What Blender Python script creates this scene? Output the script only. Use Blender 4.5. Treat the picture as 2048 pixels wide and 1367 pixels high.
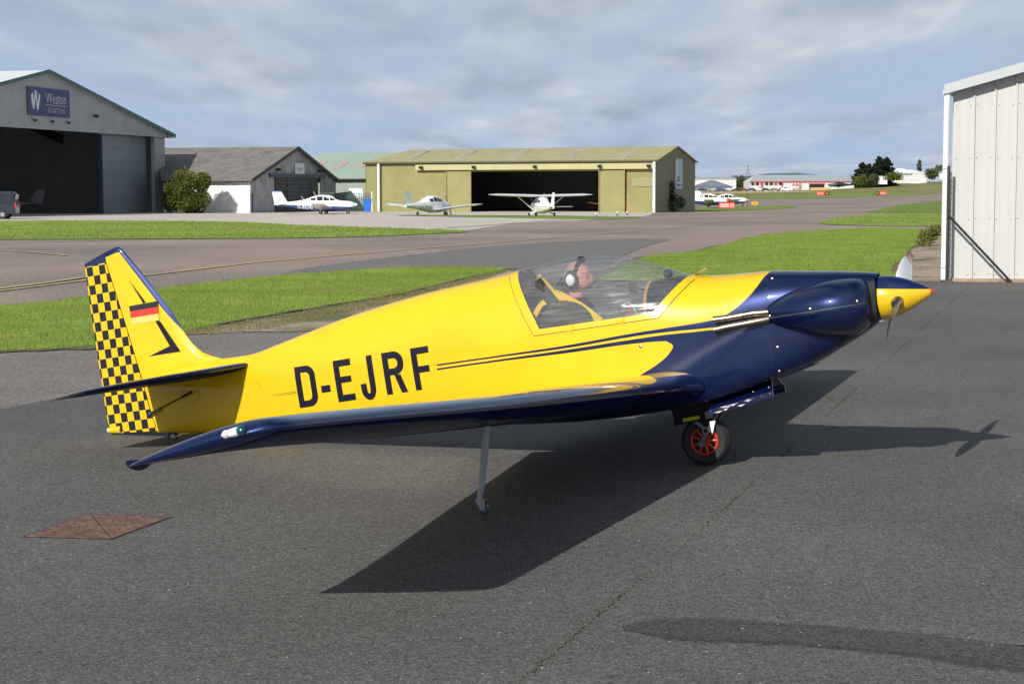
import bpy, bmesh, math, random
import numpy as np
from mathutils import Matrix, Vector
random.seed(7); rng = np.random.default_rng(11)
R_ = math.radians
for o in list(bpy.data.objects): bpy.data.objects.remove(o)
scn = bpy.context.scene
col = scn.collection
# ------------------------------------------------------------------ camera
cam_d = bpy.data.cameras.new('camera'); cam = bpy.data.objects.new('camera', cam_d); col.objects.link(cam)
cam_d.sensor_width = 36; cam_d.lens = 3667.9/2048*36; cam_d.clip_start = .1; cam_d.clip_end = 20000
cam.matrix_world = Matrix.Translation((0, 0, 1.784)) @ Matrix.Rotation(R_(90-4.645), 4, 'X') @ Matrix.Rotation(R_(-.058), 4, 'Z')
scn.camera = cam
scn.view_settings.view_transform = 'Standard'; scn.view_settings.look = 'None'
scn.view_settings.exposure = 0.06; scn.view_settings.gamma = 1; scn.view_settings.use_curve_mapping = False
scn.render.resolution_x = 1024; scn.render.resolution_y = 683
# ------------------------------------------------------------------ sky and sun
SUN_EL = R_(29.5); SUN_AZ = R_(60.9)          # shadows run along (cos, sin) of SUN_AZ on the ground
world = bpy.data.worlds.new('World'); scn.world = world; world.use_nodes = True
wn = world.node_tree; wn.nodes.clear()
def wnode(t, **k):
    n = wn.nodes.new(t)
    for a, b in k.items(): setattr(n, a, b)
    return n
sky = wnode('ShaderNodeTexSky', sky_type='NISHITA', sun_disc=False, sun_elevation=SUN_EL, sun_rotation=R_(209.1), air_density=1.3, dust_density=.6, ozone_density=2.5)
tc = wnode('ShaderNodeTexCoord'); sep = wnode('ShaderNodeSeparateXYZ')
wn.links.new(tc.outputs['Generated'], sep.inputs[0])
def wm(op, a, b=None):
    n = wnode('ShaderNodeMath', operation=op)
    for i, v in enumerate((a, b)):
        if v is None: continue
        if isinstance(v, (int, float)): n.inputs[i].default_value = v
        else: wn.links.new(v, n.inputs[i])
    return n.outputs[0]
dz = wm('ADD', wm('MAXIMUM', sep.outputs[2], 0.0), .06)
cmb = wnode('ShaderNodeCombineXYZ')
wn.links.new(wm('MULTIPLY', wm('DIVIDE', sep.outputs[0], dz), 1.0), cmb.inputs[0])
wn.links.new(wm('MULTIPLY', wm('DIVIDE', sep.outputs[1], dz), .30), cmb.inputs[1])
n1 = wnode('ShaderNodeTexNoise'); n1.inputs['Scale'].default_value = 1.5; n1.inputs['Detail'].default_value = 9; n1.inputs['Roughness'].default_value = .56; n1.inputs['Distortion'].default_value = .35
n2 = wnode('ShaderNodeTexNoise'); n2.inputs['Scale'].default_value = .5; n2.inputs['Detail'].default_value = 4
wn.links.new(cmb.outputs[0], n1.inputs['Vector']); wn.links.new(cmb.outputs[0], n2.inputs['Vector'])
den = wm('ADD', wm('MULTIPLY', n1.outputs[0], .62), wm('MULTIPLY', n2.outputs[0], .5))
r1 = wnode('ShaderNodeValToRGB'); wn.links.new(den, r1.inputs[0])
r1.color_ramp.elements[0].position = .47; r1.color_ramp.elements[0].color = (0, 0, 0, 1)
r1.color_ramp.elements[1].position = .62; r1.color_ramp.elements[1].color = (1, 1, 1, 1)
n3 = wnode('ShaderNodeTexNoise'); n3.inputs['Scale'].default_value = 2.2; n3.inputs['Detail'].default_value = 7
wn.links.new(cmb.outputs[0], n3.inputs['Vector'])
r2 = wnode('ShaderNodeValToRGB'); wn.links.new(n3.outputs[0], r2.inputs[0])
r2.color_ramp.elements[0].position = .34; r2.color_ramp.elements[0].color = (5.3, 6.0, 7.3, 1)
r2.color_ramp.elements[1].position = .72; r2.color_ramp.elements[1].color = (11.8, 11.9, 12.2, 1)
hz = wnode('ShaderNodeMapRange', interpolation_type='SMOOTHSTEP'); wn.links.new(sep.outputs[2], hz.inputs[0]); hz.inputs[1].default_value = 0; hz.inputs[2].default_value = .3
mixh = wnode('ShaderNodeMixRGB'); wn.links.new(hz.outputs[0], mixh.inputs[0]); mixh.inputs[1].default_value = (6.1, 7.9, 10.9, 1); wn.links.new(sky.outputs[0], mixh.inputs[2])
mixs = wnode('ShaderNodeMixRGB'); wn.links.new(wm('MULTIPLY', r1.outputs[0], .72), mixs.inputs[0])
wn.links.new(mixh.outputs[0], mixs.inputs[1]); wn.links.new(r2.outputs[0], mixs.inputs[2])
bg = wnode('ShaderNodeBackground'); bg.inputs[1].default_value = .064
wn.links.new(mixs.outputs[0], bg.inputs[0])
wo = wnode('ShaderNodeOutputWorld'); wn.links.new(bg.outputs[0], wo.inputs[0])
sun_d = bpy.data.lights.new('sun', 'SUN'); sun_d.energy = 5.0; sun_d.angle = R_(.5); sun_d.color = (1, .955, .89)
sun = bpy.data.objects.new('sun', sun_d); col.objects.link(sun)
ce = math.cos(SUN_EL)
sun.rotation_euler = Vector((math.cos(SUN_AZ)*ce, math.sin(SUN_AZ)*ce, -math.sin(SUN_EL))).to_track_quat('-Z', 'Y').to_euler()

# ------------------------------------------------------------------ helpers
def link(o, parent=None):
    col.objects.link(o)
    if parent is not None: o.parent = parent
    return o
def mk(name, verts, faces, mat, parent=None, smooth=False, loc=None):
    me = bpy.data.meshes.new(name); me.from_pydata([tuple(map(float, v)) for v in verts], [], faces); me.update()
    for m in (mat if isinstance(mat, (list, tuple)) else [mat]): me.materials.append(m)
    if smooth: me.polygons.foreach_set('use_smooth', [True]*len(me.polygons))
    o = bpy.data.objects.new(name, me); link(o, parent)
    if loc is not None: o.location = loc
    return o
def bmk(name, bm, mat, parent=None, smooth=False, loc=None):
    me = bpy.data.meshes.new(name); bm.to_mesh(me); bm.free()
    for m in (mat if isinstance(mat, (list, tuple)) else [mat]): me.materials.append(m)
    if smooth: me.polygons.foreach_set('use_smooth', [True]*len(me.polygons))
    o = bpy.data.objects.new(name, me); link(o, parent)
    if loc is not None: o.location = loc
    return o
def tag(o, label, cat, group=None):
    o['label'] = label; o['category'] = cat
    if group: o['group'] = group
    return o
def thing(name, label, cat, loc=(0, 0, 0), rz=0, group=None):
    o = bpy.data.objects.new(name, None); o.empty_display_size = .2; link(o)
    o.location = loc; o.rotation_euler = (0, 0, rz)
    return tag(o, label, cat, group)
def struct(o): o['kind'] = 'structure'; return o
def copy_tree(o, parent=None):
    c = o.copy(); link(c, parent)
    for ch in list(o.children): copy_tree(ch, c)
    return c
class MB:
    def __init__(s): s.v = []; s.f = []; s.m = []
    def add(s, vs, fs, mi=0):
        b = len(s.v); s.v += [tuple(v) for v in vs]; s.f += [tuple(b+i for i in f) for f in fs]; s.m += [mi]*len(fs); return s
    def box(s, c, d, M=None, mi=0):
        x, y, z = [k/2 for k in d]
        vs = [Vector(p) for p in ((-x,-y,-z),(x,-y,-z),(x,y,-z),(-x,y,-z),(-x,-y,z),(x,-y,z),(x,y,z),(-x,y,z))]
        vs = [(M @ p if M else p)+Vector(c) for p in vs]
        return s.add(vs, [(0,3,2,1),(4,5,6,7),(0,1,5,4),(1,2,6,5),(2,3,7,6),(3,0,4,7)], mi)
    def hexa(s, b, t, mi=0):
        return s.add(list(b)+list(t), [(3,2,1,0),(4,5,6,7),(0,1,5,4),(1,2,6,5),(2,3,7,6),(3,0,4,7)], mi)
    def tube(s, pts, rad, seg=10, mi=0, caps=True):
        pts = [Vector(p) for p in pts]; n = len(pts)
        rad = [rad]*n if isinstance(rad, (int, float)) else rad
        vs = []; up = None
        for i, p in enumerate(pts):
            d = (pts[min(i+1, n-1)]-pts[max(i-1, 0)]).normalized()
            a = d.orthogonal().normalized() if up is None else (up-d*up.dot(d)).normalized()
            up = a; b = d.cross(a)
            for k in range(seg):
                t = 2*math.pi*k/seg; vs.append(p+(a*math.cos(t)+b*math.sin(t))*rad[i])
        fs = [(i*seg+k, i*seg+(k+1) % seg, (i+1)*seg+(k+1) % seg, (i+1)*seg+k) for i in range(n-1) for k in range(seg)]
        if caps: fs += [tuple(range(seg-1, -1, -1)), tuple(range((n-1)*seg, n*seg))]
        return s.add(vs, fs, mi)
    def lathe(s, prof, M=None, seg=24, mi=0):      # prof: (r, h) about local Z
        vs = []
        for r, h in prof:
            for k in range(seg):
                t = 2*math.pi*k/seg; p = Vector((r*math.cos(t), r*math.sin(t), h)); vs.append(M @ p if M else p)
        fs = [(i*seg+k, i*seg+(k+1) % seg, (i+1)*seg+(k+1) % seg, (i+1)*seg+k) for i in range(len(prof)-1) for k in range(seg)]
        return s.add(vs, fs, mi)
    def ring(s, center, axis, R, r, seg=28, ss=8, mi=0, sy=1.0):
        ax = Vector(axis).normalized(); a = ax.orthogonal().normalized(); b = ax.cross(a); vs = []
        for i in range(seg):
            t = 2*math.pi*i/seg; d = a*math.cos(t)+b*math.sin(t)
            for k in range(ss):
                u = 2*math.pi*k/ss; vs.append(Vector(center)+d*(R+r*math.cos(u))+ax*(r*sy*math.sin(u)))
        fs = [(i*ss+k, ((i+1) % seg)*ss+k, ((i+1) % seg)*ss+(k+1) % ss, i*ss+(k+1) % ss) for i in range(seg) for k in range(ss)]
        return s.add(vs, fs, mi)
    def grid(s, rows, mi=0, closed=False):
        n = len(rows); m = len(rows[0]); vs = [p for r in rows for p in r]; fs = []
        for i in range(n-1):
            for k in range(m if closed else m-1): fs.append((i*m+k, i*m+(k+1) % m, (i+1)*m+(k+1) % m, (i+1)*m+k))
        return s.add(vs, fs, mi)
    def build(s, name, mat, parent=None, smooth=False, loc=None):
        o = mk(name, s.v, s.f, mat, parent, smooth, loc)
        if any(s.m): o.data.polygons.foreach_set('material_index', s.m)
        return o
def autosmooth(o, ang=35):
    bm = bmesh.new(); bm.from_mesh(o.data); bmesh.ops.remove_doubles(bm, verts=bm.verts, dist=1e-5)
    bmesh.ops.recalc_face_normals(bm, faces=bm.faces)
    for e in bm.edges:
        e.smooth = not (len(e.link_faces) == 2 and e.calc_face_angle(0) > R_(ang))
    for f in bm.faces: f.smooth = True
    bm.to_mesh(o.data); bm.free(); return o
def pchip(xs, ys, x):
    xs = np.array(xs, float); ys = np.array(ys, float); h = np.diff(xs); d = np.diff(ys)/h; m = np.zeros(len(xs))
    m[0], m[-1] = d[0], d[-1]
    for i in range(1, len(xs)-1):
        if d[i-1]*d[i] > 0:
            w1, w2 = 2*h[i]+h[i-1], h[i]+2*h[i-1]; m[i] = (w1+w2)/(w1/d[i-1]+w2/d[i])
    x = np.clip(x, xs[0], xs[-1]); k = int(np.clip(np.searchsorted(xs, x)-1, 0, len(h)-1)); t = (x-xs[k])/h[k]
    return float((1+2*t)*(1-t)**2*ys[k]+t*(1-t)**2*h[k]*m[k]+t*t*(3-2*t)*ys[k+1]+t*t*(t-1)*h[k]*m[k+1])

# ------------------------------------------------------------------ materials
class NT:
    def __init__(s, name):
        s.m = bpy.data.materials.new(name); s.m.use_nodes = True; s.t = s.m.node_tree; s.t.nodes.clear()
        s.out = s.n('ShaderNodeOutputMaterial'); s.b = s.n('ShaderNodeBsdfPrincipled'); s.l(s.b.outputs[0], s.out.inputs[0])
        s.tc = s.n('ShaderNodeTexCoord'); s.co = s.tc.outputs['Object']
    def n(s, t, **k):
        x = s.t.nodes.new(t)
        for a, b in k.items(): setattr(x, a, b)
        return x
    def l(s, a, b): s.t.links.new(a, b)
    def put(s, sock, v):
        if isinstance(v, (int, float)): sock.default_value = v
        elif isinstance(v, (tuple, list)): sock.default_value = tuple(v)+((1,) if len(v) == 3 and sock.type == 'RGBA' else ())
        else: s.l(v, sock)
    def math(s, op, a, b=None, c=None):
        x = s.n('ShaderNodeMath', operation=op)
        for i, v in enumerate((a, b, c)):
            if v is not None: s.put(x.inputs[i], v)
        return x.outputs[0]
    def noise(s, scale, detail=4, rough=.55, vec=None, dist=0):
        x = s.n('ShaderNodeTexNoise'); x.inputs['Scale'].default_value = scale; x.inputs['Detail'].default_value = detail
        x.inputs['Roughness'].default_value = rough; x.inputs['Distortion'].default_value = dist; s.l(vec or s.co, x.inputs['Vector']); return x.outputs[0]
    def voro(s, scale, out='Distance', vec=None, feature='F1'):
        x = s.n('ShaderNodeTexVoronoi', feature=feature); x.inputs['Scale'].default_value = scale; s.l(vec or s.co, x.inputs['Vector']); return x.outputs[out]
    def mapping(s, scale=(1, 1, 1), rot=(0, 0, 0), vec=None):
        x = s.n('ShaderNodeMapping'); x.inputs['Scale'].default_value = scale; x.inputs['Rotation'].default_value = rot; s.l(vec or s.co, x.inputs[0]); return x.outputs[0]
    def mix(s, f, a, b, mode='MIX'):
        x = s.n('ShaderNodeMixRGB', blend_type=mode); s.put(x.inputs[0], f); s.put(x.inputs[1], a); s.put(x.inputs[2], b); return x.outputs[0]
    def ramp(s, v, p0, p1, c0=(0, 0, 0), c1=(1, 1, 1)):
        x = s.n('ShaderNodeValToRGB'); s.l(v, x.inputs[0]); e = x.color_ramp.elements
        e[0].position = p0; e[0].color = tuple(c0)+(1,); e[1].position = p1; e[1].color = tuple(c1)+(1,); return x.outputs[0]
    def xyz(s):
        x = s.n('ShaderNodeSeparateXYZ'); s.l(s.co, x.inputs[0]); return x.outputs
    def curve(s, x, pts, xlo, xhi, ylo, yhi):      # y = f(x) through pts, straight pieces
        t = s.math('DIVIDE', s.math('SUBTRACT', x, xlo), xhi-xlo)
        c = s.n('ShaderNodeFloatCurve'); cu = c.mapping.curves[0]
        P = [((a-xlo)/(xhi-xlo), (b-ylo)/(yhi-ylo)) for a, b in pts]
        while len(cu.points) < len(P): cu.points.new(.5, .5)
        for q, (a, b) in zip(cu.points, P): q.location = (a, b); q.handle_type = 'AUTO'
        c.mapping.use_clip = False; c.mapping.update(); s.l(t, c.inputs['Value'])
        return s.math('ADD', s.math('MULTIPLY', c.outputs[0], yhi-ylo), ylo)
    def bump(s, h, strength=.3, dist=.01):
        x = s.n('ShaderNodeBump'); x.inputs['Strength'].default_value = strength; x.inputs['Distance'].default_value = dist
        s.l(h, x.inputs['Height']); s.l(x.outputs[0], s.b.inputs['Normal'])
    def fin(s, color=None, rough=None, metal=None, coat=None, spec=None):
        if color is not None: s.put(s.b.inputs['Base Color'], color)
        if rough is not None: s.put(s.b.inputs['Roughness'], rough)
        if metal is not None: s.put(s.b.inputs['Metallic'], metal)
        if coat is not None: s.put(s.b.inputs['Coat Weight'], coat); s.b.inputs['Coat Roughness'].default_value = .03
        if spec is not None: s.put(s.b.inputs['Specular IOR Level'], spec)
        return s.m
def plain(name, c, rough=.5, metal=0, var=.12, scale=6, coat=None, bump=0, bscale=40, spec=None):
    t = NT(name); n = t.noise(scale, 5, .6)
    colr = t.mix(t.ramp(n, .3, .7), tuple(k*(1-var) for k in c), tuple(min(1, k*(1+var)) for k in c))
    if bump: t.bump(t.noise(bscale, 4), bump, .01)
    return t.fin(colr, rough, metal, coat, spec)
YEL = (.72, .465, .008); NAVY = (.004, .012, .060); NAVYP = (.012, .014, .035)
def AND(t, *a):
    r = a[0]
    for b in a[1:]: r = t.math('MULTIPLY', r, b)
    return r
def paint_fin(t, mask, c0=YEL, c1=NAVY, rough=.34, coat=.85, gate=None):
    y = t.mix(t.ramp(t.noise(3, 4), .35, .65), tuple(k*.95 for k in c0), tuple(min(1, k*1.03) for k in c0))
    nv = t.mix(t.ramp(t.noise(9, 5), .4, .75), c1, tuple(k*1.35 for k in c1))
    t.bump(t.noise(1.6, 2), .03, .02)
    me_ = t.math('MULTIPLY', mask, .4); sp = .18
    if gate is not None: me_ = t.math('MULTIPLY', me_, gate); sp = t.math('MULTIPLY', gate, .18)
    return t.fin(t.mix(mask, y, nv), rough, me_, coat, sp)
def fuselage_paint():
    t = NT('paint_fuselage'); x, y, z = t.xyz()
    a = [(-3.6, -0.2267), (-3.2892, -0.2067), (-2.8164, -0.1772), (-2.336, -0.1447), (-1.8671, -0.0998), (-1.6837, -0.0859), (-1.4118, -0.0647), (-1.3292, -0.0527), (-1.2451, -0.0181), (-1.1422, 0.0528), (-1.0717, 0.1259), (-1.0351, 0.1796), (-1.0065, 0.2149), (-0.95, 0.33), (-0.9, 0.45)]
    b = [(-3.6, -0.2377), (-3.2902, -0.2177), (-2.8176, -0.1891), (-2.3376, -0.1626), (-1.8691, -0.1217), (-1.686, -0.1121), (-1.4154, -0.1066), (-1.3304, -0.1036), (-0.9, -0.06)]
    c = [(-3.6, -0.2545), (-3.2918, -0.2345), (-2.819, -0.2043), (-2.3386, -0.174), (-1.8707, -0.1394), (-1.6874, -0.1281), (-1.4167, -0.1212), (-1.338, -0.1158), (-1.325, -0.1036), (-0.9, -0.06)]
    d = [(-3.6, -0.2662), (-3.293, -0.2462), (-2.8202, -0.2175), (-2.3406, -0.1958), (-1.8732, -0.1683), (-1.6909, -0.1677), (-1.6, -0.175), (-0.9, -0.2)]
    F = lambda p: t.curve(x, p, -3.6, -.9, -.5, .5)
    fa, fb, fc, fd = F(a), F(b), F(c), F(d)
    lt = lambda p, q: t.math('LESS_THAN', p, q)
    leaf = t.curve(z, [(-.8,-2.6),(-.5,-2.15),(-.392,-1.899),(-.358,-1.829),(-.312,-1.742),(-.242,-1.652),(-.195,-1.632),(-.173,-1.663),(-.1,-1.75)], -.8, -.1, -3, -1)
    up = AND(t, lt(z, fa), t.math('GREATER_THAN', z, fb))
    low = AND(t, lt(z, fc), t.math('MAXIMUM', t.math('GREATER_THAN', z, fd), t.math('GREATER_THAN', x, leaf)))
    fwd = t.math('GREATER_THAN', x, -3.29)
    m = AND(t, t.math('MAXIMUM', up, low), fwd)
    m = t.math('MAXIMUM', m, t.math('GREATER_THAN', x, -.99))
    belly = AND(t, lt(z, -.61), t.math('GREATER_THAN', x, -3.0))
    return paint_fin(t, t.math('MAXIMUM', m, belly))
def wing_paint():      # yellow above, navy nose band and underside
    t = NT('paint_wing'); x, y, z = t.xyz(); g = t.n('ShaderNodeNewGeometry'); ns = t.n('ShaderNodeSeparateXYZ')
    at = t.n('ShaderNodeAttribute', attribute_name='chord'); f = at.outputs['Fac']
    top = t.math('GREATER_THAN', f, .085)
    return paint_fin(t, t.math('SUBTRACT', 1, top), rough=t.math('SUBTRACT', .62, t.math('MULTIPLY', t.math('GREATER_THAN', f, -.012), .28)), coat=t.math('ADD', .16, t.math('MULTIPLY', t.math('GREATER_THAN', f, -.012), .69)), gate=t.math('GREATER_THAN', f, -.012))
def fin_paint():
    t = NT('paint_fin'); x, y, z = t.xyz()
    le = t.curve(z, [(-.1,-5.0),(-.03,-5.13),(0,-5.165),(.282,-5.428+.0),(.538,-5.618),(.775,-5.79),(.9,-5.88)], -.1, .9, -6, -5)
    m1 = t.math('GREATER_THAN', x, t.math('SUBTRACT', le, .012))
    m1 = AND(t, m1, t.math('GREATER_THAN', z, .02))
    # top band: above the line from (-5.951,.744) to (-5.82,.783)
    ln = t.math('ADD', t.math('MULTIPLY', t.math('ADD', x, 5.951), .3), .742)
    m2 = t.math('GREATER_THAN', z, t.math('MINIMUM', ln, .778))
    return paint_fin(t, t.math('MAXIMUM', m1, m2))
def rudder_paint():
    t = NT('paint_rudder'); x, y, z = t.xyz()
    # chequer axes lean with the trailing edge
    th = R_(3.6); u = t.math('ADD', t.math('MULTIPLY', t.math('ADD', x, 6.101), math.cos(th)), t.math('MULTIPLY', t.math('SUBTRACT', z, .692), math.sin(th)))
    v = t.math('ADD', t.math('MULTIPLY', t.math('ADD', x, 6.101), -math.sin(th)), t.math('MULTIPLY', t.math('SUBTRACT', z, .692), math.cos(th)))
    iu = t.math('FLOOR', t.math('DIVIDE', u, .0565)); iv = t.math('FLOOR', t.math('DIVIDE', v, .0685))
    ch = t.math('FLOORED_MODULO', t.math('ADD', iu, iv), 2.0)
    ln = t.math('ADD', t.math('MULTIPLY', t.math('ADD', x, 6.114), .1), .695)
    top = t.math('GREATER_THAN', z, ln)
    blk = AND(t, ch, t.math('LESS_THAN', z, ln))
    c = t.mix(blk, YEL, (.012, .013, .022)); c = t.mix(top, c, NAVY)
    return t.fin(c, .25, 0, .7)
def spinner_paint():
    t = NT('paint_spinner'); x, y, z = t.xyz()
    up = t.math('GREATER_THAN', z, t.math('ADD', t.math('MULTIPLY', x, -.098), .017))
    c = t.mix(up, YEL, NAVY); c = t.mix(t.math('GREATER_THAN', x, -.027), c, (.75, .03, .01))
    return t.fin(c, .22, 0, .8)
def blade_paint(): 
    t = NT('paint_propeller'); x, y, z = t.xyz()
    r = t.math('SQRT', t.math('ADD', t.math('MULTIPLY', y, y), t.math('MULTIPLY', z, z)))
    tip = t.math('GREATER_THAN', r, .635); ln = AND(t, t.math('GREATER_THAN', r, .612), t.math('LESS_THAN', r, .622))
    g = t.n('ShaderNodeNewGeometry'); s = t.n('ShaderNodeSeparateXYZ'); 
    c = t.mix(t.math('MAXIMUM', tip, ln), (.78, .78, .78), (.42, .02, .06))
    return t.fin(c, .25, 0, .5)
def glass_mat(name, tint=(.86, .88, .90), ior=1.75, rough=.02, scratch=True):
    m = bpy.data.materials.new(name); m.use_nodes = True; t = m.node_tree; t.nodes.clear()
    N = t.nodes.new; o = N('ShaderNodeOutputMaterial'); mx = N('ShaderNodeMixShader'); tr = N('ShaderNodeBsdfTransparent'); gl = N('ShaderNodeBsdfGlossy'); fr = N('ShaderNodeFresnel')
    tr.inputs[0].default_value = tint+(1,); gl.inputs[1].default_value = rough; 
    gm = N('ShaderNodeNewGeometry'); mr = N('ShaderNodeMapRange'); mr.inputs[3].default_value = ior; mr.inputs[4].default_value = 1/ior; t.links.new(gm.outputs['Backfacing'], mr.inputs[0]); t.links.new(mr.outputs[0], fr.inputs[0])
    if scratch:      # polishing streaks in the plexiglass
        tcn = N('ShaderNodeTexCoord'); mp = N('ShaderNodeMapping'); mp.inputs['Scale'].default_value = (3, 20, 42); nz = N('ShaderNodeTexNoise'); nz.inputs['Scale'].default_value = 1.6; nz.inputs['Detail'].default_value = 5
        t.links.new(tcn.outputs['Object'], mp.inputs[0]); t.links.new(mp.outputs[0], nz.inputs['Vector'])
        rp = N('ShaderNodeValToRGB'); rp.color_ramp.elements[0].position = .45; rp.color_ramp.elements[0].color = (.02,)*3+(1,); rp.color_ramp.elements[1].position = .8; rp.color_ramp.elements[1].color = (.30,)*3+(1,)
        t.links.new(nz.outputs[0], rp.inputs[0]); t.links.new(rp.outputs[0], gl.inputs[1])
        df = N('ShaderNodeBsdfDiffuse'); df.inputs[0].default_value = (.75, .77, .8, 1); m2 = N('ShaderNodeMixShader'); r3 = N('ShaderNodeValToRGB'); e3 = r3.color_ramp.elements; e3[0].position = .38; e3[0].color = (.06,)*3+(1,); e3[1].position = .75; e3[1].color = (.15,)*3+(1,)
        t.links.new(nz.outputs[0], r3.inputs[0]); t.links.new(r3.outputs[0], m2.inputs[0]); t.links.new(tr.outputs[0], m2.inputs[1]); t.links.new(df.outputs[0], m2.inputs[2]); tr = m2
    t.links.new(fr.outputs[0], mx.inputs[0]); t.links.new(tr.outputs[0], mx.inputs[1]); t.links.new(gl.outputs[0], mx.inputs[2]); t.links.new(mx.outputs[0], o.inputs[0])
    return m
def asphalt(name, c0, c1, grain=1.0, specks=True, patch=.25, bump=.5, warm=None):
    t = NT(name)
    big = t.ramp(t.noise(patch, 5, .6), .35, .68); c = t.mix(big, c0, c1)
    if warm: c = t.mix(t.ramp(t.noise(patch*.45, 4, .6, dist=.6), .45, .62), c, warm)
    g = t.noise(75*grain, 3, .7); cell = t.voro(95*grain, 'Color')
    s = t.n('ShaderNodeSeparateColor'); t.l(cell, s.inputs[0])
    c = t.mix(t.ramp(g, .38, .62), t.mix(1, c, (.45, .45, .45), 'MULTIPLY'), t.mix(1, c, (1.38, 1.37, 1.34), 'MULTIPLY'))
    c = t.mix(t.ramp(t.noise(34*grain, 4, .75), .40, .60), t.mix(1, c, (.72, .72, .71), 'MULTIPLY'), t.mix(1, c, (1.22, 1.21, 1.19), 'MULTIPLY'))
    c = t.mix(t.math('MULTIPLY', s.outputs[0], .35), c, t.mix(1, c, (1.5, 1.48, 1.42), 'MULTIPLY'))
    pit = t.ramp(t.noise(28*grain, 3, .6), .30, .40); c = t.mix(pit, t.mix(1, c, (.45, .45, .42), 'MULTIPLY'), c)
    if specks:
        c = t.mix(t.math('MULTIPLY', t.ramp(t.noise(.9, 6, .62, dist=.5), .50, .72), .32), c, t.mix(1, c, (.55, .54, .53), 'MULTIPLY'))
        c = t.mix(t.math('MULTIPLY', t.ramp(t.noise(.55, 5, .6, vec=t.mapping((1, .22, 1), (0, 0, R_(-20)))), .55, .72), .25), c, t.mix(1, c, (1.4, 1.36, 1.28), 'MULTIPLY'))
        oc = t.n('ShaderNodeSeparateColor'); t.l(t.voro(1.4, 'Color'), oc.inputs[0]); os_ = AND(t, t.ramp(t.math('ADD', t.voro(1.4), t.math('MULTIPLY', t.noise(14, 3), .06)), .07, .11, (1, 1, 1), (0, 0, 0)), t.math('GREATER_THAN', oc.outputs[0], .66)); c = t.mix(t.math('MULTIPLY', os_, .45), c, t.mix(1, c, (.4, .4, .4), 'MULTIPLY'))
        d = t.voro(13*grain); rc = t.n('ShaderNodeSeparateColor'); t.l(t.voro(13*grain, 'Color'), rc.inputs[0])
        sp = AND(t, t.math('LESS_THAN', d, t.math('ADD', .05, t.math('MULTIPLY', rc.outputs[2], .09))), t.math('GREATER_THAN', rc.outputs[1], .55)); c = t.mix(t.math('MULTIPLY', sp, .9), c, (.62, .60, .56))
    if bump: t.bump(t.math('ADD', t.math('MULTIPLY', g, .7), t.math('MULTIPLY', t.voro(95*grain), .8)), bump, .012)
    return t.fin(c, .85, 0, None, .35)
def grass_mat(name, c0, c1, straw=(.30, .24, .09), sc=.5, amt=.5):
    t = NT(name); g = t.n('ShaderNodeNewGeometry'); rp = g.outputs['Random Per Island']
    c = t.mix(t.ramp(t.noise(sc, 6, .65), .35, .66), c0, c1)
    c = t.mix(t.math('MULTIPLY', t.ramp(t.noise(sc*2.7, 5, .7), .47, .66), amt), c, straw)
    c = t.mix(t.math('MULTIPLY', t.ramp(t.noise(sc*1.3, 5, .65, vec=t.mapping((.45, 1.6, 1), (0, 0, .3))), .42, .62), .4), c, t.mix(1, c, (.62, .74, .6), 'MULTIPLY'))
    c = t.mix(t.math('MULTIPLY', rp, .55), c, t.mix(1, c, (1.55, 1.45, 1.0), 'MULTIPLY'))
    c = t.mix(t.ramp(t.noise(7, 4, .7), .3, .62), t.mix(1, c, (.66, .70, .62), 'MULTIPLY'), c)
    c = t.mix(t.math('MULTIPLY', t.ramp(t.noise(sc*.9, 3, .6, dist=.8), .62, .72), .6), c, (.20, .14, .07))
    t.bump(t.noise(26, 4, .7), .25, .03)
    return t.fin(c, .75, 0, None, .2)

M = {}
M['fus'] = fuselage_paint(); M['wing'] = wing_paint(); M['fin'] = fin_paint(); M['rudder'] = rudder_paint(); M['spinner'] = spinner_paint(); M['blade'] = blade_paint()
M['yellow'] = plain('yellow_paint', YEL, .25, 0, .05, 4, .7); M['navy'] = plain('navy_paint', NAVY, .32, .45, .2, 9, .9, 0, 40, .2)
M['navyprint'] = plain('navy_print', (.007, .007, .016), .5, 0, .15, 12, None, 0, 40, .2)
M['black'] = plain('matt_black', (.008, .008, .009), .6); M['rubber'] = plain('tyre_rubber', (.02, .02, .021), .75, 0, .3, 30, None, .2, 60)
M['chrome'] = plain('polished_steel', (.34, .31, .27), .27, 1, .2, 12); M['exh'] = plain('heat_stained_steel', (.30, .25, .20), .36, 1, .35, 18); M['alu'] = plain('grey_metal', (.33, .35, .37), .38, .6, .15, 20)
M['steel'] = plain('dull_steel', (.16, .17, .18), .4, .7, .2, 20); M['greypaint'] = plain('grey_leg_paint', (.42, .45, .48), .4, 0, .1, 10, .2)
M['redrim'] = plain('red_wheel_paint', (.52, .045, .012), .35, 0, .15, 20, .3); M['white'] = plain('white_paint', (.72, .73, .74), .35, 0, .06, 3, .3)
M['redprint'] = plain('red_print', (.75, .035, .02), .4, 0, .08); M['blackprint'] = plain('black_print', (.012, .012, .014), .4); M['goldprint'] = plain('gold_print', (.66, .50, .13), .4, 0, .06)
M['canopy'] = glass_mat('canopy_plexiglass'); M['lens'] = glass_mat('clear_lens', (.9, .92, .92), 1.6, .05, False)
M['greenlens'] = plain('green_lens', (.003, .06, .075), .08, 0, .2, 30, 1); M['wood'] = plain('wood_rim', (.50, .27, .12), .4, 0, .25, 14, .3)
M['seat'] = plain('seat_fabric', (.035, .032, .024), .8, 0, .35, 8, None, .4, 30); M['skin'] = plain('skin', (.50, .23, .18), .5, 0, .3, 26)
M['hair'] = plain('grey_hair', (.25, .20, .17), .8, 0, .3, 60); M['jacket'] = plain('dark_jacket', (.035, .037, .042), .8, 0, .3, 10); M['trousers'] = plain('trousers', (.03, .035, .05), .85)
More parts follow.
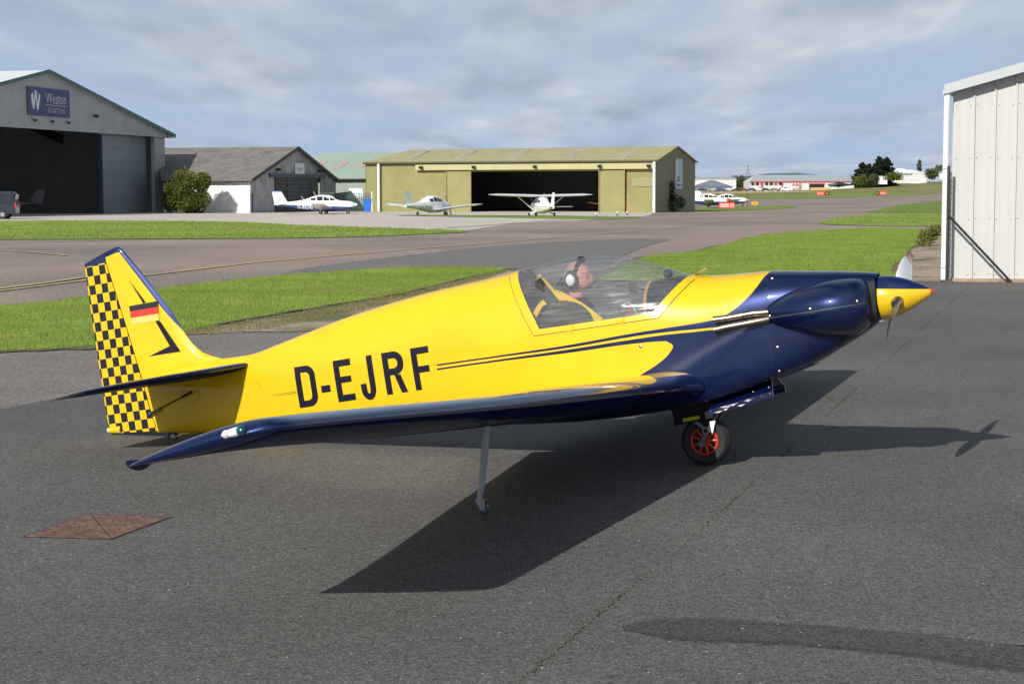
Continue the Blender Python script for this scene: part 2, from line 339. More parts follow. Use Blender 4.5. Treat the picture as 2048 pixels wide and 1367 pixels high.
M['chip'] = plain('bare_primer', (.66, .55, .54), .6, 0, .2, 30); M['red'] = M['redprint']

# ------------------------------------------------------------------ ground
GB, GS = 260.0, .004
def gz(y): return 0 if y <= GB else (GS*(y-GB) if y < 1500 else GS*1240+.0012*(y-1500))
def sheet(name, pts, mat, off, cut=True):
    bm = bmesh.new(); bm.faces.new([bm.verts.new((x, y, 0)) for x, y in pts])
    bmesh.ops.triangulate(bm, faces=bm.faces[:])
    for yy in (GB, 1500.0):
        bmesh.ops.bisect_plane(bm, geom=bm.verts[:]+bm.edges[:]+bm.faces[:], plane_co=(0, yy, 0), plane_no=(0, 1, 0))
    for v in bm.verts: v.co.z = gz(v.co.y)+off*(1+v.co.y/400)
    bmesh.ops.recalc_face_normals(bm, faces=bm.faces[:])
    for f in bm.faces:
        if f.normal.z < 0: f.normal_flip()
    return bmk(name, bm, mat)
def smoothpoly(pts, n=4, jit=.0):
    P = [np.array(p, float) for p in pts]; out = []
    for i in range(len(P)):
        p0, p1, p2, p3 = P[i-1], P[i], P[(i+1) % len(P)], P[(i+2) % len(P)]
        for k in range(n):
            t = k/n; q = .5*((2*p1)+(-p0+p2)*t+(2*p0-5*p1+4*p2-p3)*t*t+(-p0+3*p1-3*p2+p3)*t**3)
            out.append(tuple(q+rng.normal(0, jit, 2)*(k > 0)))
    return out
M['field'] = grass_mat('far_field', (.14, .17, .055), (.19, .20, .08), (.36, .28, .12), .02, .8)
M['asphalt'] = asphalt('apron_asphalt', (.100, .099, .098), (.133, .131, .129), 1, True, .3, .22)
M['oldtar'] = asphalt('old_taxiway', (.28, .225, .195), (.35, .28, .245), .35, False, .12, 0, warm=(.21, .185, .17))
M['darktar'] = asphalt('dark_patch_tarmac', (.165, .158, .152), (.19, .18, .173), .4, False, .3, 0)
M['midtar'] = asphalt('worn_tarmac', (.18, .168, .158), (.215, .20, .188), .8, True, .5, .15)
M['concrete'] = asphalt('apron_concrete', (.52, .475, .435), (.60, .55, .51), .2, False, .1, 0)
M['gravel'] = asphalt('gravel', (.32, .25, .19), (.46, .37, .29), .45, True, .8, .2, warm=(.13, .14, .05))
M['moss'] = plain('moss', (.13, .12, .04), .9, 0, .5, 30)
M['lineY'] = plain('worn_yellow_line', (.46, .37, .18), .8, 0, .35, 3); M['lineW'] = plain('worn_white_line', (.42, .40, .37), .8, 0, .25, 3)
M['grassN'] = grass_mat('lawn_near', (.125, .205, .030), (.18, .275, .048), (.28, .27, .09), .45, .4)
M['grassF'] = grass_mat('lawn_far', (.13, .21, .032), (.19, .28, .052), (.30, .28, .10), .12, .45)
M['straw'] = grass_mat('straw_field', (.48, .38, .20), (.55, .44, .25), (.3, .28, .1), .03, .4)
bm = bmesh.new()
ys = [-60, 60, GB, 1500, 9000]; rows = [[bm.verts.new((s*(90+y*.9 if y > 0 else 150), y, gz(y))) for s in (-1, 1)] for y in ys]
for a, b in zip(rows, rows[1:]): bm.faces.new((a[0], a[1], b[1], b[0]))
struct(bmk('ground', bm, M['field']))
tarm = sheet('taxiway', [(-60,20),(-60,112),(-30,112),(-30,175),(14,175),(14,182),(20,213),(50,374),(52,505),(64,458),(102,550),(300,1090),(260,640),(110,330),(60,190),(30,36),(30,20)], M['oldtar'], .004)
struct(tarm)
struct(sheet('worn_tarmac', [(-30,14),(-3.5,14),(1.5,22),(1.0,30),(.2,38),(1.8,37.6),(1.9,44),(-.2,43),(-4,24),(-4.2,21.5),(-30,19.5)], M['midtar'], .008))
struct(sheet('apron', [(-40,-40),(40,-40),(40,36.3),(1.8,36.6),(.9,30),(.2,24),(-1.5,20.0),(-3.9,16.0),(-4.3,14.8),(-40,11.5)], M['asphalt'], .012))
struct(sheet('resurfaced_strip', smoothpoly([(-4.91,38.82),(-5.04,42.60),(-4.16,47.18),(-2.56,54.14),(0.00,62.87),(3.33,69.41),(6.10,70.80),(4.72,62.70),(3.25,52.65),(2.43,45.37),(1.80,37.0),(-0.10,41),(-0.16,42.76),(-0.88,43.64),(-2.65,43.39),(-4.15,40.73)], 2), M['darktar'], .012))
conc = [(-60,118),(-60,175),(-34.28,176),(-12.75,176),(13.2,176),(13.20,169.55),(11.04,146.86),(9.55,134.86),(5.11,120.31),(0.01,106.05),(-2.31,86.04),(-11.65,101.04),(-17.72,113.53),(-28.11,118.24)]
struct(sheet('concrete_apron', conc, M['concrete'], .009))
gravL = [(-4.17,23.0),(-3.98,24.53),(-3.68,25.69),(-2.91,28.48),(-1.95,31.94),(-0.69,39.43),(-0.10,42.0),(0.17,37.59),(-0.56,32.07),(-1.30,27.38),(-1.92,24.78),(-2.60,23.54),(-3.50,23.4)]
struct(sheet('gravel_strip', smoothpoly(gravL, 3, .04), M['gravel'], .016))
gravR = [(19.32,86.11),(21.90,93.42),(20,80),(12,36.45),(7.27,36.45),(8.77,42.27),(11.26,52.41),(14.38,65.50)]
struct(sheet('gravel_path', gravR, M['gravel'], .018))
LAWNS = {
 'near': [(-9.6,27.5),(-8.09,28.4),(-7.26,31.12),(-6.50,33.84),(-6.07,35.67),(-5.39,37.71),(-4.15,40.73),(-2.65,43.2),(-0.88,43.5),(-0.16,42.6),(-0.69,39.67),(-1.96,32.10),(-2.92,28.60),(-3.69,25.79),(-4.00,24.63),(-4.18,23.39),(-4.84,21.19),(-5.96,20.48),(-9.5,18.6)],
 'right': [(1.80,37.56),(2.31,41.09),(3.64,50.22),(6.06,57.17),(10.11,75.11),(12.81,82.08),(17.24,89.79),(19.32,86.11),(14.38,65.50),(11.26,52.41),(8.77,42.27),(7.51,37.2),(4.68,36.75),(2.75,36.85)],
 'mid': [(-48,118),(-34.42,116),(-28.11,118.0),(-17.72,113.53),(-11.65,101.04),(-2.31,86.04),(-3.73,78.88),(-7.42,72.92),(-11.66,71.52),(-21.15,70.37),(-40,70)],
 'front': [(-8.84,145.26),(-0.93,144.62),(5.87,137.99),(9.55,134.86),(7.48,127.15),(5.21,122.55),(-0.85,131.59),(-6.57,138.97)],
 'hangar': [(14.41,183.75),(21.16,213.04),(34.82,238.77),(35.75,230.12),(29.03,199.03),(19.21,178.23),(13.6,166)],
 'f1': [(31.24,163.55),(56.86,266.64),(75.62,324.09),(130,480),(60,166.59),(38.03,162.91)],
 'f2': [(17.95,107.58),(25.22,136.47),(31.35,151.99),(36.23,155.22),(56,160),(44,96.01),(22.46,96.16),(18.36,99.33)],
 'far': [(49.41,504.64),(62.78,457.13),(101.39,549.21),(227.98,977.53),(420,1300),(330,900),(180,640),(137.67,590.21),(79.91,434.75),(60.76,387.85),(51.49,374.91)]}
def inpoly(P, pts):
    x, y = P[:, 0], P[:, 1]; r = np.zeros(len(P), bool); n = len(pts)
    for i in range(n):
        (x1, y1), (x2, y2) = pts[i], pts[(i+1) % n]
        c = ((y1 > y) != (y2 > y)); r ^= c & (x < (x2-x1)*(y-y1)/((y2-y1) if y2 != y1 else 1e-9)+x1)
    return r
def blades(name, pts, n, hh, ww, mat, z0, bias=None):
    a = np.array(pts); lo, hi = a.min(0), a.max(0); P = np.zeros((0, 2))
    while len(P) < n:
        q = rng.uniform(lo, hi, (n*2, 2))
        if bias: q = q[rng.uniform(0, 1, len(q)) < np.clip((bias/q[:, 1])**1.3, 0, 1)]
        P = np.vstack([P, q[inpoly(q, pts)]])
    P = P[:n]; sc = np.sqrt(np.clip(P[:, 1]/30, .6, 5))
    h = hh*rng.uniform(.55, 1.25, n)*np.where(rng.uniform(size=n) < .03, 1.7, 1); w = ww*rng.uniform(.6, 1.3, n)*sc; an = rng.normal(0, .55, n)
    lx, ly = rng.normal(0, .45, n)*h, rng.normal(0, .45, n)*h
    V = np.zeros((n, 3, 3)); c, s = np.cos(an)*w, np.sin(an)*w
    V[:, 0, 0] = P[:, 0]-c; V[:, 0, 1] = P[:, 1]-s; V[:, 1, 0] = P[:, 0]+c; V[:, 1, 1] = P[:, 1]+s
    V[:, 2, 0] = P[:, 0]+lx; V[:, 2, 1] = P[:, 1]+ly; V[:, 0, 2] = V[:, 1, 2] = z0; V[:, 2, 2] = z0+h
    me = bpy.data.meshes.new(name); me.vertices.add(n*3); me.vertices.foreach_set('co', V.ravel()); me.loops.add(n*3); me.polygons.add(n)
    me.loops.foreach_set('vertex_index', np.arange(n*3)); me.polygons.foreach_set('loop_start', np.arange(n)*3); me.update(calc_edges=True); me.materials.append(mat)
    nv_ = np.zeros((n*3, 3)); nv_[:, 2] = 1; nv_[:, 1] = -.55; nv_[:, :2] += np.repeat(rng.normal(0, .3, (n, 2)), 3, 0); nv_ /= np.linalg.norm(nv_, axis=1)[:, None]; me.normals_split_custom_set_from_vertices(nv_.tolist())
    o = bpy.data.objects.new(name, me); link(o); o['kind'] = 'stuff'; return o
for k, (nb, hh, ww) in dict(near=(90000, .042, .006), right=(95000, .042, .007), mid=(45000, .07, .012), front=(0, 0, 0), hangar=(0, 0, 0), f1=(0, 0, 0), f2=(16000, .08, .015), far=(0, 0, 0)).items():
    pts = LAWNS[k]; sp = smoothpoly(pts, 5, .05) if k in ('near', 'right') else smoothpoly(pts, 3)
    if k in ('far', 'f1'): sp = pts
    if k in ('near', 'right'):
        ar_ = sum(sp[i][0]*sp[(i+1) % len(sp)][1]-sp[(i+1) % len(sp)][0]*sp[i][1] for i in range(len(sp))); sg_ = 1 if ar_ > 0 else -1; rim_ = []
        for i in range(len(sp)):
            a_, b_2 = np.array(sp[i-1]), np.array(sp[(i+1) % len(sp)]); d_2 = (b_2-a_)/max(1e-6, np.linalg.norm(b_2-a_)); rim_.append(tuple(np.array(sp[i])+np.array((d_2[1], -d_2[0]))*sg_*rng.uniform(.02, .38)))
        M.setdefault('soil', asphalt('bare_soil', (.13, .10, .06), (.19, .15, .09), .5, False, .8, .2, warm=(.12, .13, .04)))
        struct(sheet('soil_edge', rim_, M['soil'], .0195)); blades('weeds', rim_, 9000, .03, .006, M['moss'], .018)
    struct(sheet('lawn', sp, M['grassN'] if k in ('near', 'right') else M['grassF'], .022))
    if nb: blades('grass', sp, nb, hh, ww, M['grassN'] if k in ('near', 'right') else M['grassF'], .02)
struct(sheet('straw_strip', [(40,560),(62,590),(84,640),(161,840),(300,1150),(420,1480),(330,1480),(230,1150),(120,860),(60,700)], M['straw'], .03))
# weeds along the kerb and the gravel
blades('weeds', smoothpoly([(-4.25,22.9),(-3.9,24.4),(-2.85,28.4),(-.65,39.5),(-.3,39.6),(-1.5,32),(-2.3,27.6),(-3.0,24.6),(-3.4,23.2)], 3), 4500, .04, .006, M['moss'], .02)
# concrete kerb between lawn and gravel
kb = thing('kerb', 'low weathered kerb edging between the left lawn and the gravel strip', 'kerb', (-3.97, 24.44, 0))
kp = [(-3.97,24.44),(-3.68,25.69),(-2.91,28.48),(-1.95,31.94),(-0.69,39.43)]
M['kerb'] = plain('kerb_stone', (.075, .07, .06), .9, 0, .4, 5, None, .5, 25)
tot = [(a, b) for a, b in zip(kp, kp[1:])]
for (a, b) in tot:
    a, b = Vector(a), Vector(b); L = (b-a).length; n = max(1, round(L/.9))
    for i in range(n):
        p = a.lerp(b, (i+.5)/n); q = MB(); ang = math.atan2(b.y-a.y, b.x-a.x)
        q.box((p.x+3.97, p.y-24.44, .012+random.uniform(-.012, .008)), (L/n-.02, .08, .06), Matrix.Rotation(ang, 3, 'Z')); q.build('kerb_stone', M['kerb'], kb)
# painted lines
def stripe(name, pts, w, mat, off):
    P = [Vector(p) for p in pts]; Q = []
    for a, b in zip(P, P[1:]):
        n = max(1, int((b-a).length/12)); Q += [a.lerp(b, i/n) for i in range(n)]
    Q.append(P[-1]); vs = []; fs = []
    for i, p in enumerate(Q):
        d = (Q[min(i+1, len(Q)-1)]-Q[max(i-1, 0)]).normalized(); nrm = Vector((-d.y, d.x))*w/2
        for s in (-1, 1):
            v = p+nrm*s; vs.append((v.x, v.y, gz(v.y)+off*(1+v.y/400)))
        if i: fs.append((2*i-2, 2*i-1, 2*i+1, 2*i))
    o = mk(name, vs, fs, mat); struct(o); return o
stripe('painted_line', [(-9.45,32.55),(-8.70,37.35),(-7.86,39.83),(-6.65,46.57),(-4.11,55.09),(-0.43,66.05),(8.61,94.13),(14.11,117.53),(21.73,145.97),(37.44,211.05),(73.93,358.69)], .14, M['lineY'], .024)
stripe('painted_line', [(-9.64,33.22),(-9.21,36.53),(-9.01,38.68),(-8.25,39.60),(-7.86,39.9)], .15, M['lineY'], .028)
stripe('painted_line', [(-16.78,57.92),(-14.55,55.42),(-12.66,52.29)], .2, M['lineY'], .024)
stripe('painted_line', [(-18.68,64.47),(-16.94,67.35),(-15.57,69.42)], .3, M['lineW'], .024)
stripe('painted_line', [(-3.87,89.64),(0.01,106.91),(3.58,120.41)], .3, M['lineW'], .024)
# mossy seam in the apron and a cast shadow painted on as a dark streak
t = NT('seam_filler'); msk = t.noise(9, 5, .7); tr_ = t.mix(t.ramp(msk, .4, .6), (.05, .05, .035), (.12, .125, .045)); M['seam'] = t.fin(tr_, .9)
sv = [Vector((0.03-.33*6.5, 0.07)), Vector((0.03, 6.57)), Vector((1.2, 10.23)), Vector((1.79, 12.17)), Vector((3.76, 18.66)), Vector((5.75, 25.15)), Vector((8.8, 35.2))]
seamv, seamf = [], []
for a, b in zip(sv, sv[1:]):
    L = (b-a).length; d = (b-a)/L; nr = Vector((-d.y, d.x)); x = 0
    while x < L:
        step = random.uniform(.01, .05); wd = random.uniform(.002, .012)*(1.5 if random.random() < .2 else 1)
        if math.sin(x*1.7+a.x)+random.uniform(-1, 1.2) > .15:
            c = a+d*x+nr*random.gauss(0, .006)
            k = len(seamv); zz = .016
            for q in (c-nr*wd, c+d*step*.5-nr*wd*.4, c+d*step+nr*wd*.3, c+d*step*.4+nr*wd): seamv.append((q.x, q.y, zz+random.uniform(0, .003)))
            seamf.append((k, k+1, k+2, k+3))
        x += step*.6
mk('moss', seamv, seamf, M['seam'])['kind'] = 'stuff'
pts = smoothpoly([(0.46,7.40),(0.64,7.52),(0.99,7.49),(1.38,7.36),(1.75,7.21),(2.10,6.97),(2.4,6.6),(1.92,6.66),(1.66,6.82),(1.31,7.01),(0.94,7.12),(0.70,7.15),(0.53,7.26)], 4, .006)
M['shadowtar'] = asphalt('shadow_toned_asphalt', (.070, .066, .064), (.088, .083, .080), 1, True, .3, .4)  # asphalt darkened in colour to stand for a shadow cast from out of view
tt = M['shadowtar'].node_tree; at_ = tt.nodes.new('ShaderNodeAttribute'); at_.attribute_name = 'soft'; mxs = tt.nodes.new('ShaderNodeMixShader'); trn = tt.nodes.new('ShaderNodeBsdfTransparent')
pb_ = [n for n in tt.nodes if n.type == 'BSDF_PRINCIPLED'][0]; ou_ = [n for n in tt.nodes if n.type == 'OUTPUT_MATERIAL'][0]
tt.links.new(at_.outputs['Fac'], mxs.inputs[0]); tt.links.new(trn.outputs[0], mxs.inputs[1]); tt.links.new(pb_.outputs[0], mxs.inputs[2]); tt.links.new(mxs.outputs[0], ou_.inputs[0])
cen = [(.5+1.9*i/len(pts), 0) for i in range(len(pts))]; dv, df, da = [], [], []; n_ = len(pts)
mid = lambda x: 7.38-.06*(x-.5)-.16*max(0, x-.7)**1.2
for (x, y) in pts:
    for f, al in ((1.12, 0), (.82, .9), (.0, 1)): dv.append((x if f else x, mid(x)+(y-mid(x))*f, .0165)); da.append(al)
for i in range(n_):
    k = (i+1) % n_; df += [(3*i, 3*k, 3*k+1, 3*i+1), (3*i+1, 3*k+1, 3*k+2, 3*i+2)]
o = mk('painted_shadow', dv, df, M['shadowtar']); struct(o); o.data.attributes.new('soft', 'FLOAT', 'POINT').data.foreach_set('value', da)
# rusty drain cover made of two three-cornered plates
M['rust'] = plain('rusty_iron', (.155, .09, .068), .9, .1, .55, 9, None, .6, 50); M['rustd'] = plain('dark_rust', (.07, .045, .035), .8); M['dark'] = plain('dark_gap', (.012, .011, .010), .9)
dc = thing('drain_cover', 'rusty square iron drain cover of two triangular plates set in the tarmac', 'drain cover', (-2.2, 9.68, .012))
Qd = [Vector(p)-Vector((-2.2, 9.68)) for p in ((-2.53,9.39),(-2.34,10.06),(-1.87,9.96),(-2.06,9.32))]
q = MB(); q.add([(p.x*1.04, p.y*1.04, .0015) for p in Qd], [(0, 1, 2, 3)]); q.build('frame_gap', M['dark'], dc)
for tri in ((Qd[0], Qd[1], Qd[3]), (Qd[1], Qd[2], Qd[3])):
    cc = (tri[0]+tri[1]+tri[2])/3; T = [cc+(p-cc)*.97 for p in tri]; q = MB()
    q.add([(p.x, p.y, .0) for p in T]+[(p.x, p.y, .004) for p in T], [(0, 2, 1), (3, 4, 5), (0, 1, 4, 3), (1, 2, 5, 4), (2, 0, 3, 5)]); pl = q.build('plate', M['rust'], dc)
    q = MB()
    for i in range(8):
        for k in range(8-i):
            u, v = (i+.6+random.uniform(-.12, .12))/8.8, (k+.6+random.uniform(-.12, .12))/8.8
            if u+v > .93: continue
            p = T[0]+(T[1]-T[0])*u+(T[2]-T[0])*v
            q.lathe([(.009, .004), (.007, .007), (0, .0075)], Matrix.Translation((p.x, p.y, 0)), 6)
    q.build('stud', M['rustd'], pl)['kind'] = 'stuff'

# ================================================================== the yellow and navy motor glider
WC = Vector((-1.558, 0, -1.002))                     # wheel contact in aircraft axes (x forward, y left, z up, origin at spinner tip)
ROT = Matrix(((.93748, .33737, -.08595), (-.33323, .94098, .06002), (.10113, -.02724, .99450)))
A = Vector((1.269, 11.90, .012))
ac = thing('motor_glider', 'yellow and navy single-seat motor glider with chequered rudder, standing on the apron', 'aircraft', A)
ac.rotation_euler = ROT.to_euler()
LOC = -WC
def P_(mb, name, mat, parent=None, smooth=True, ang=35):
    par = parent if parent is not None else ac
    o = mb.build(name, mat, par, smooth, LOC if par is ac else (0, 0, 0))
    if smooth: autosmooth(o, ang)
    return o
S_ = [.345,.45,.6,.755,1.07,1.29,1.54,1.7,1.85,2.0,2.19,2.35,2.51,2.73,2.87,3.4,4.01,4.57,4.82,5.04,5.3,5.62]
ZT = [.150,.165,.183,.198,.222,.222,.240,.30,.354,.395,.421,.42,.403,.372,.35,.282,.166,.018,-.043,-.055,-.06,-.07]
ZB = [-.16,-.225,-.305,-.379,-.478,-.545,-.60,-.62,-.635,-.648,-.658,-.664,-.666,-.662,-.657,-.65,-.635,-.61,-.60,-.588,-.575,-.555]
WD = [.165,.20,.235,.26,.29,.30,.31,.315,.32,.32,.32,.315,.31,.295,.285,.24,.185,.135,.11,.085,.06,.035]
ZM = [-.005,-.02,-.03,-.05,-.1,-.12,-.13,-.13,-.13,-.13,-.13,-.13,-.13,-.13,-.13,-.15,-.2,-.27,-.29,-.3,-.31,-.32]
def sec(X):
    s = -X; return [pchip(S_, q, s) for q in (ZT, ZB, WD, ZM)]
def NU(X): return 2.1 if X < -1.4 else 2.1+min(1, (X+1.4)/.4)*.7
def NLf(X): return 3.4+3.2*min(1, max(0, (X+2.6)/1.0))*(1 if X < -1.0 else max(.3, 1-(X+1.0)/.5))
def ysurf(X, Z):
    zt, zb, w, zm = sec(X); n = NU(X) if Z > zm else NLf(X)
    f = (Z-zm)/(zt-zm) if Z > zm else (zm-Z)/(zm-zb)
    return w*max(0, 1-min(1, f)**n)**(1/n)
def section(X, n=26):
    zt, zb, w, zm = sec(X); out = []; nu = NU(X); NL = NLf(X)
    for i in range(n+1):
        t = i/n*math.pi/2; out.append((X, -w*math.sin(t)**(2/nu), zm+(zt-zm)*math.cos(t)**(2/nu)))
    for i in range(1, n+1):
        t = i/n*math.pi/2; out.append((X, -w*math.cos(t)**(2/NL), zm-(zm-zb)*math.sin(t)**(2/NL)))
    return out+[(x, -y, z) for x, y, z in out[-2:0:-1]]
def loft_bm(xs, capf=False, capb=False):
    mb = MB(); rows = [section(x) for x in xs]; mb.grid(rows, closed=True)
    bm = bmesh.new(); vv = [bm.verts.new(v) for v in mb.v]
    for f in mb.f: bm.faces.new([vv[i] for i in f])
    m = len(rows[0])
    if capb: bm.faces.new(vv[(len(rows)-1)*m:])
    bmesh.ops.recalc_face_normals(bm, faces=bm.faces[:]); return bm
IN = [((-2.72,.372), (-2.52,-.027)), ((-2.52,-.027), (-1.75,.018)), ((-1.75,.018), (-1.535,.245))]
def lineside(p, l):      # >0 inside the canopy opening
    (x1, z1), (x2, z2) = l; return (x2-x1)*(p[1]-z1)-(z2-z1)*(p[0]-x1)
def offs(l, d):
    (x1, z1), (x2, z2) = l; L = math.hypot(x2-x1, z2-z1); nx, nz = (z2-z1)/L*d, -(x2-x1)/L*d; return ((x1+nx, z1+nz), (x2+nx, z2+nz))
OUTL = [offs(IN[0], .055), offs(IN[1], .036), offs(IN[2], .05)]
xs = sorted({round(-x, 4) for x in list(np.linspace(1.0, 5.62, 78))}, reverse=True)
def cut(bm, lines):
    for (x1, z1), (x2, z2) in lines:
        L = math.hypot(x2-x1, z2-z1)
        bmesh.ops.bisect_plane(bm, geom=bm.verts[:]+bm.edges[:]+bm.faces[:], dist=1e-6, plane_co=(x1, 0, z1), plane_no=(-(z2-z1)/L, 0, (x2-x1)/L))
def part_of(kind):
    bm = loft_bm(xs, capb=True); cut(bm, IN); cut(bm, OUTL); kill = []
    for f in bm.faces:
        c = f.calc_center_median(); p = (c.x, c.z)
        inn = all(lineside(p, l) > 0 for l in IN); out = all(lineside(p, l) > 0 for l in OUTL)
        k = 'glass' if inn else 'frame' if out else 'skin'
        if k != kind: kill.append(f)
    bmesh.ops.delete(bm, geom=kill, context='FACES'); return bm
def put(bm, name, mat, parent=None):
    par = parent or ac; o = bmk(name, bm, mat, par, True, LOC if par is ac else (0, 0, 0)); return o
fus = put(part_of('skin'), 'fuselage', M['fus'])
bm = part_of('frame')
for v in bm.verts: v.co += v.normal*.003
bm.normal_update(); can = put(bm, 'canopy', M['yellow'])
mod = can.modifiers.new('thick', 'SOLIDIFY'); mod.thickness = .012; mod.offset = -1; can.modifiers.new('edges', 'EDGE_SPLIT').split_angle = R_(40)
put(part_of('glass'), 'canopy_glass', M['canopy'], can)
# dark seam round the canopy frame, latches
q = MB()
def rim(lines, dy=.0015, w=.004):
    for (x1, z1), (x2, z2) in lines:
        for sgn in (-1, 1):
            rows = []
            for i in range(25):
                t = i/24; X, Z = x1+(x2-x1)*t, z1+(z2-z1)*t; zt = sec(X)[0]
                if Z > zt-.004: continue
                L = math.hypot(x2-x1, z2-z1); nx, nz = (z2-z1)/L*w, -(x2-x1)/L*w
                rows.append([(X, sgn*(ysurf(X, min(Z, zt))+dy), Z), (X+nx, sgn*(ysurf(X+nx, min(Z+nz, zt-.001))+dy), Z+nz)])
            if len(rows) > 1: q.grid(rows)
def clipped(lines):
    l0, l1, l2 = lines
    def X(a, b):
        (x1, z1), (x2, z2) = a; (x3, z3), (x4, z4) = b; d = (x1-x2)*(z3-z4)-(z1-z2)*(x3-x4)
        return (((x1*z2-z1*x2)*(x3-x4)-(x1-x2)*(x3*z4-z3*x4))/d, ((x1*z2-z1*x2)*(z3-z4)-(z1-z2)*(x3*z4-z3*x4))/d)
    p, r = X(l0, l1), X(l1, l2); return [(l0[0], p), (p, r), (r, l2[1])]
rim(clipped(OUTL)); P_(q, 'canopy_seam', M['black'], None, False)
for X in (-2.31, -1.96):
    q = MB(); Z = -.045 if X < -2.1 else -.02; y = -ysurf(X, Z)-.004
    q.box((X, y, Z), (.045, .008, .018)); q.box((X+.018, y, Z+.012), (.012, .01, .03)); q.box((X+.004, y+.001, Z-.018), (.035, .005, .012)); P_(q, 'canopy_latch', M['yellow'], can, False)
# ---- cowling with cylinder blisters
cx_ = [-x for x in np.linspace(.345, 1.0, 16)]
bm = loft_bm(cx_); cowl = put(bm, 'cowling', M['navy'])
cowl.data.materials.append(M['black'])
for p in cowl.data.polygons:
    c_ = p.center
    if c_.x > -.405 and abs(c_.y) > .09 and -.135 < c_.z < .1: p.material_index = 1
mod = cowl.modifiers.new('thick', 'SOLIDIFY'); mod.thickness = .01; mod.offset = -1; cowl.modifiers.new('edges', 'EDGE_SPLIT').split_angle = R_(40)
BT = [(-1.06,-.015),(-1.033,.012),(-.898,.077),(-.766,.111),(-.573,.134),(-.447,.128),(-.40,.105),(-.385,.085)]
BB = [(-1.06,-.115),(-.981,-.143),(-.855,-.18),(-.667,-.227),(-.509,-.229),(-.43,-.2),(-.385,-.16)]
BY = [(-1.06,.285),(-1.0,.31),(-.9,.365),(-.75,.415),(-.6,.43),(-.45,.40),(-.405,.36),(-.385,.325)]
def xf(tab, X): tb = sorted(tab); return pchip([a for a, b in tb], [b for a, b in tb], X)
for sgn in (-1, 1):
    rows = []
    for i in range(30):
        X = -1.06+(1.06-.385)*i/29; zt, zb, yo = xf(BT, X), xf(BB, X), xf(BY, X); zc, hz = (zt+zb)/2, (zt-zb)/2; y0 = .12; r = []
        for k in range(25):
            a = -math.pi/2+math.pi*k/24; cs, sn = math.cos(a), math.sin(a)
            r.append((X, sgn*(y0+(yo-y0)*abs(cs)**.8), zc+hz*math.copysign(abs(sn)**.85, sn)))
        rows.append(r)
    q = MB(); q.grid(rows); q.add([rows[0][k] for k in range(25)], [tuple(range(25))])
    bl = P_(q, 'cylinder_blister', M['navy'], cowl)
    # intake mouth: lip and dark throat
    f = rows[-1]; cc = Vector((-.385, sgn*.2, (f[0][2]+f[-1][2])/2)); q = MB()
    r1 = [Vector(p) for p in f]; r2 = [cc+(p-cc)*.93+Vector((-.008, 0, 0)) for p in r1]; r3 = [cc+(p-cc)*.85+Vector((-.06, 0, 0)) for p in r1]
    q.grid([r1, r2, r3]); q.add(r3, [tuple(range(25))]); P_(q, 'air_intake', M['black'], cowl)
q = MB(); f = section(-.352); q.add([(p[0]-.006, p[1]*.97, p[2]*.97) for p in f], [tuple(range(len(f)))]); P_(q, 'cowl_bulkhead', M['black'], cowl, False)
q = MB()      # seam of the split cowling with a worn edge
rows = []
for i in range(26):
    X = -1.0+.62*i/25; Z = -.075+(X+1.0)*.075; tzt, tzb, yo = xf(BT, X), xf(BB, X), xf(BY, X); zc, hz = (tzt+tzb)/2, (tzt-tzb)/2
    yb = .12+(yo-.12)*max(0, 1-(abs(Z-zc)/hz)**(2/.85))**.4; y = max(yb, ysurf(X, Z))+.0025
    rows.append([(X, -y, Z-.002), (X, -y, Z+.002)])
q.grid(rows); P_(q, 'cowl_seam', M['steel'], cowl, False)
for X, Z in ((-.977,.168),(-.989,-.064),(-.712,-.038),(-.428,-.016),(-.964,-.264),(-.972,-.415),(-1.84,-.19)):
    if -1.05 < X and abs(Z) < .1:
        tzt, tzb, yo = xf(BT, X), xf(BB, X), xf(BY, X); zc, hz = (tzt+tzb)/2, (tzt-tzb)/2; y = max(.12+(yo-.12)*max(0, 1-(abs(Z-zc)/hz)**(2/.85))**.4, ysurf(X, Z))
    else: y = ysurf(X, Z)
    q = MB(); q.lathe([(.011, -.006), (.011, .002), (.008, .004), (0, .0045)], Matrix.Translation((X, -y, Z)) @ Matrix.Rotation(R_(90), 4, 'X'), 14); P_(q, 'fastener', M['chrome'], cowl)
# panel joint ahead of the firewall
q = MB(); rows = [[(-1.001+dx, y*1.0012, z*1.0008) for dx in (-.0012, .0012)] for (_, y, z) in section(-1.0)]; q.grid(rows, closed=False); P_(q, 'panel_joint', M['black'], None, False)
# exhaust stacks
for dz, dy in ((.030, .0), (-.024, .012)):
    q = MB(); pts = [(-1.0, -.30, -.062+dz*.8), (-1.1, -.318-dy, -.068+dz), (-1.25, -.325-dy, -.083+dz), (-1.345, -.33-dy, -.093+dz*1.15)]
    q.tube(pts, [.023, .023, .022, .024], 16, caps=False); q.tube([Vector(p)+Vector((.002, 0, 0)) for p in pts], [.019, .019, .018, .020], 16, caps=False); P_(q, 'exhaust_pipe', M['exh'])
# carburettor air scoop under the nose
q = MB(); q.hexa([(-1.0,-.1,-.47),(-.78,-.09,-.40),(-.78,.09,-.40),(-1.0,.1,-.47)][::1], [(-1.0,-.1,-.36),(-.765,-.09,-.33),(-.765,.09,-.33),(-1.0,.1,-.36)]); P_(q, 'air_scoop', M['navy'], None, False)
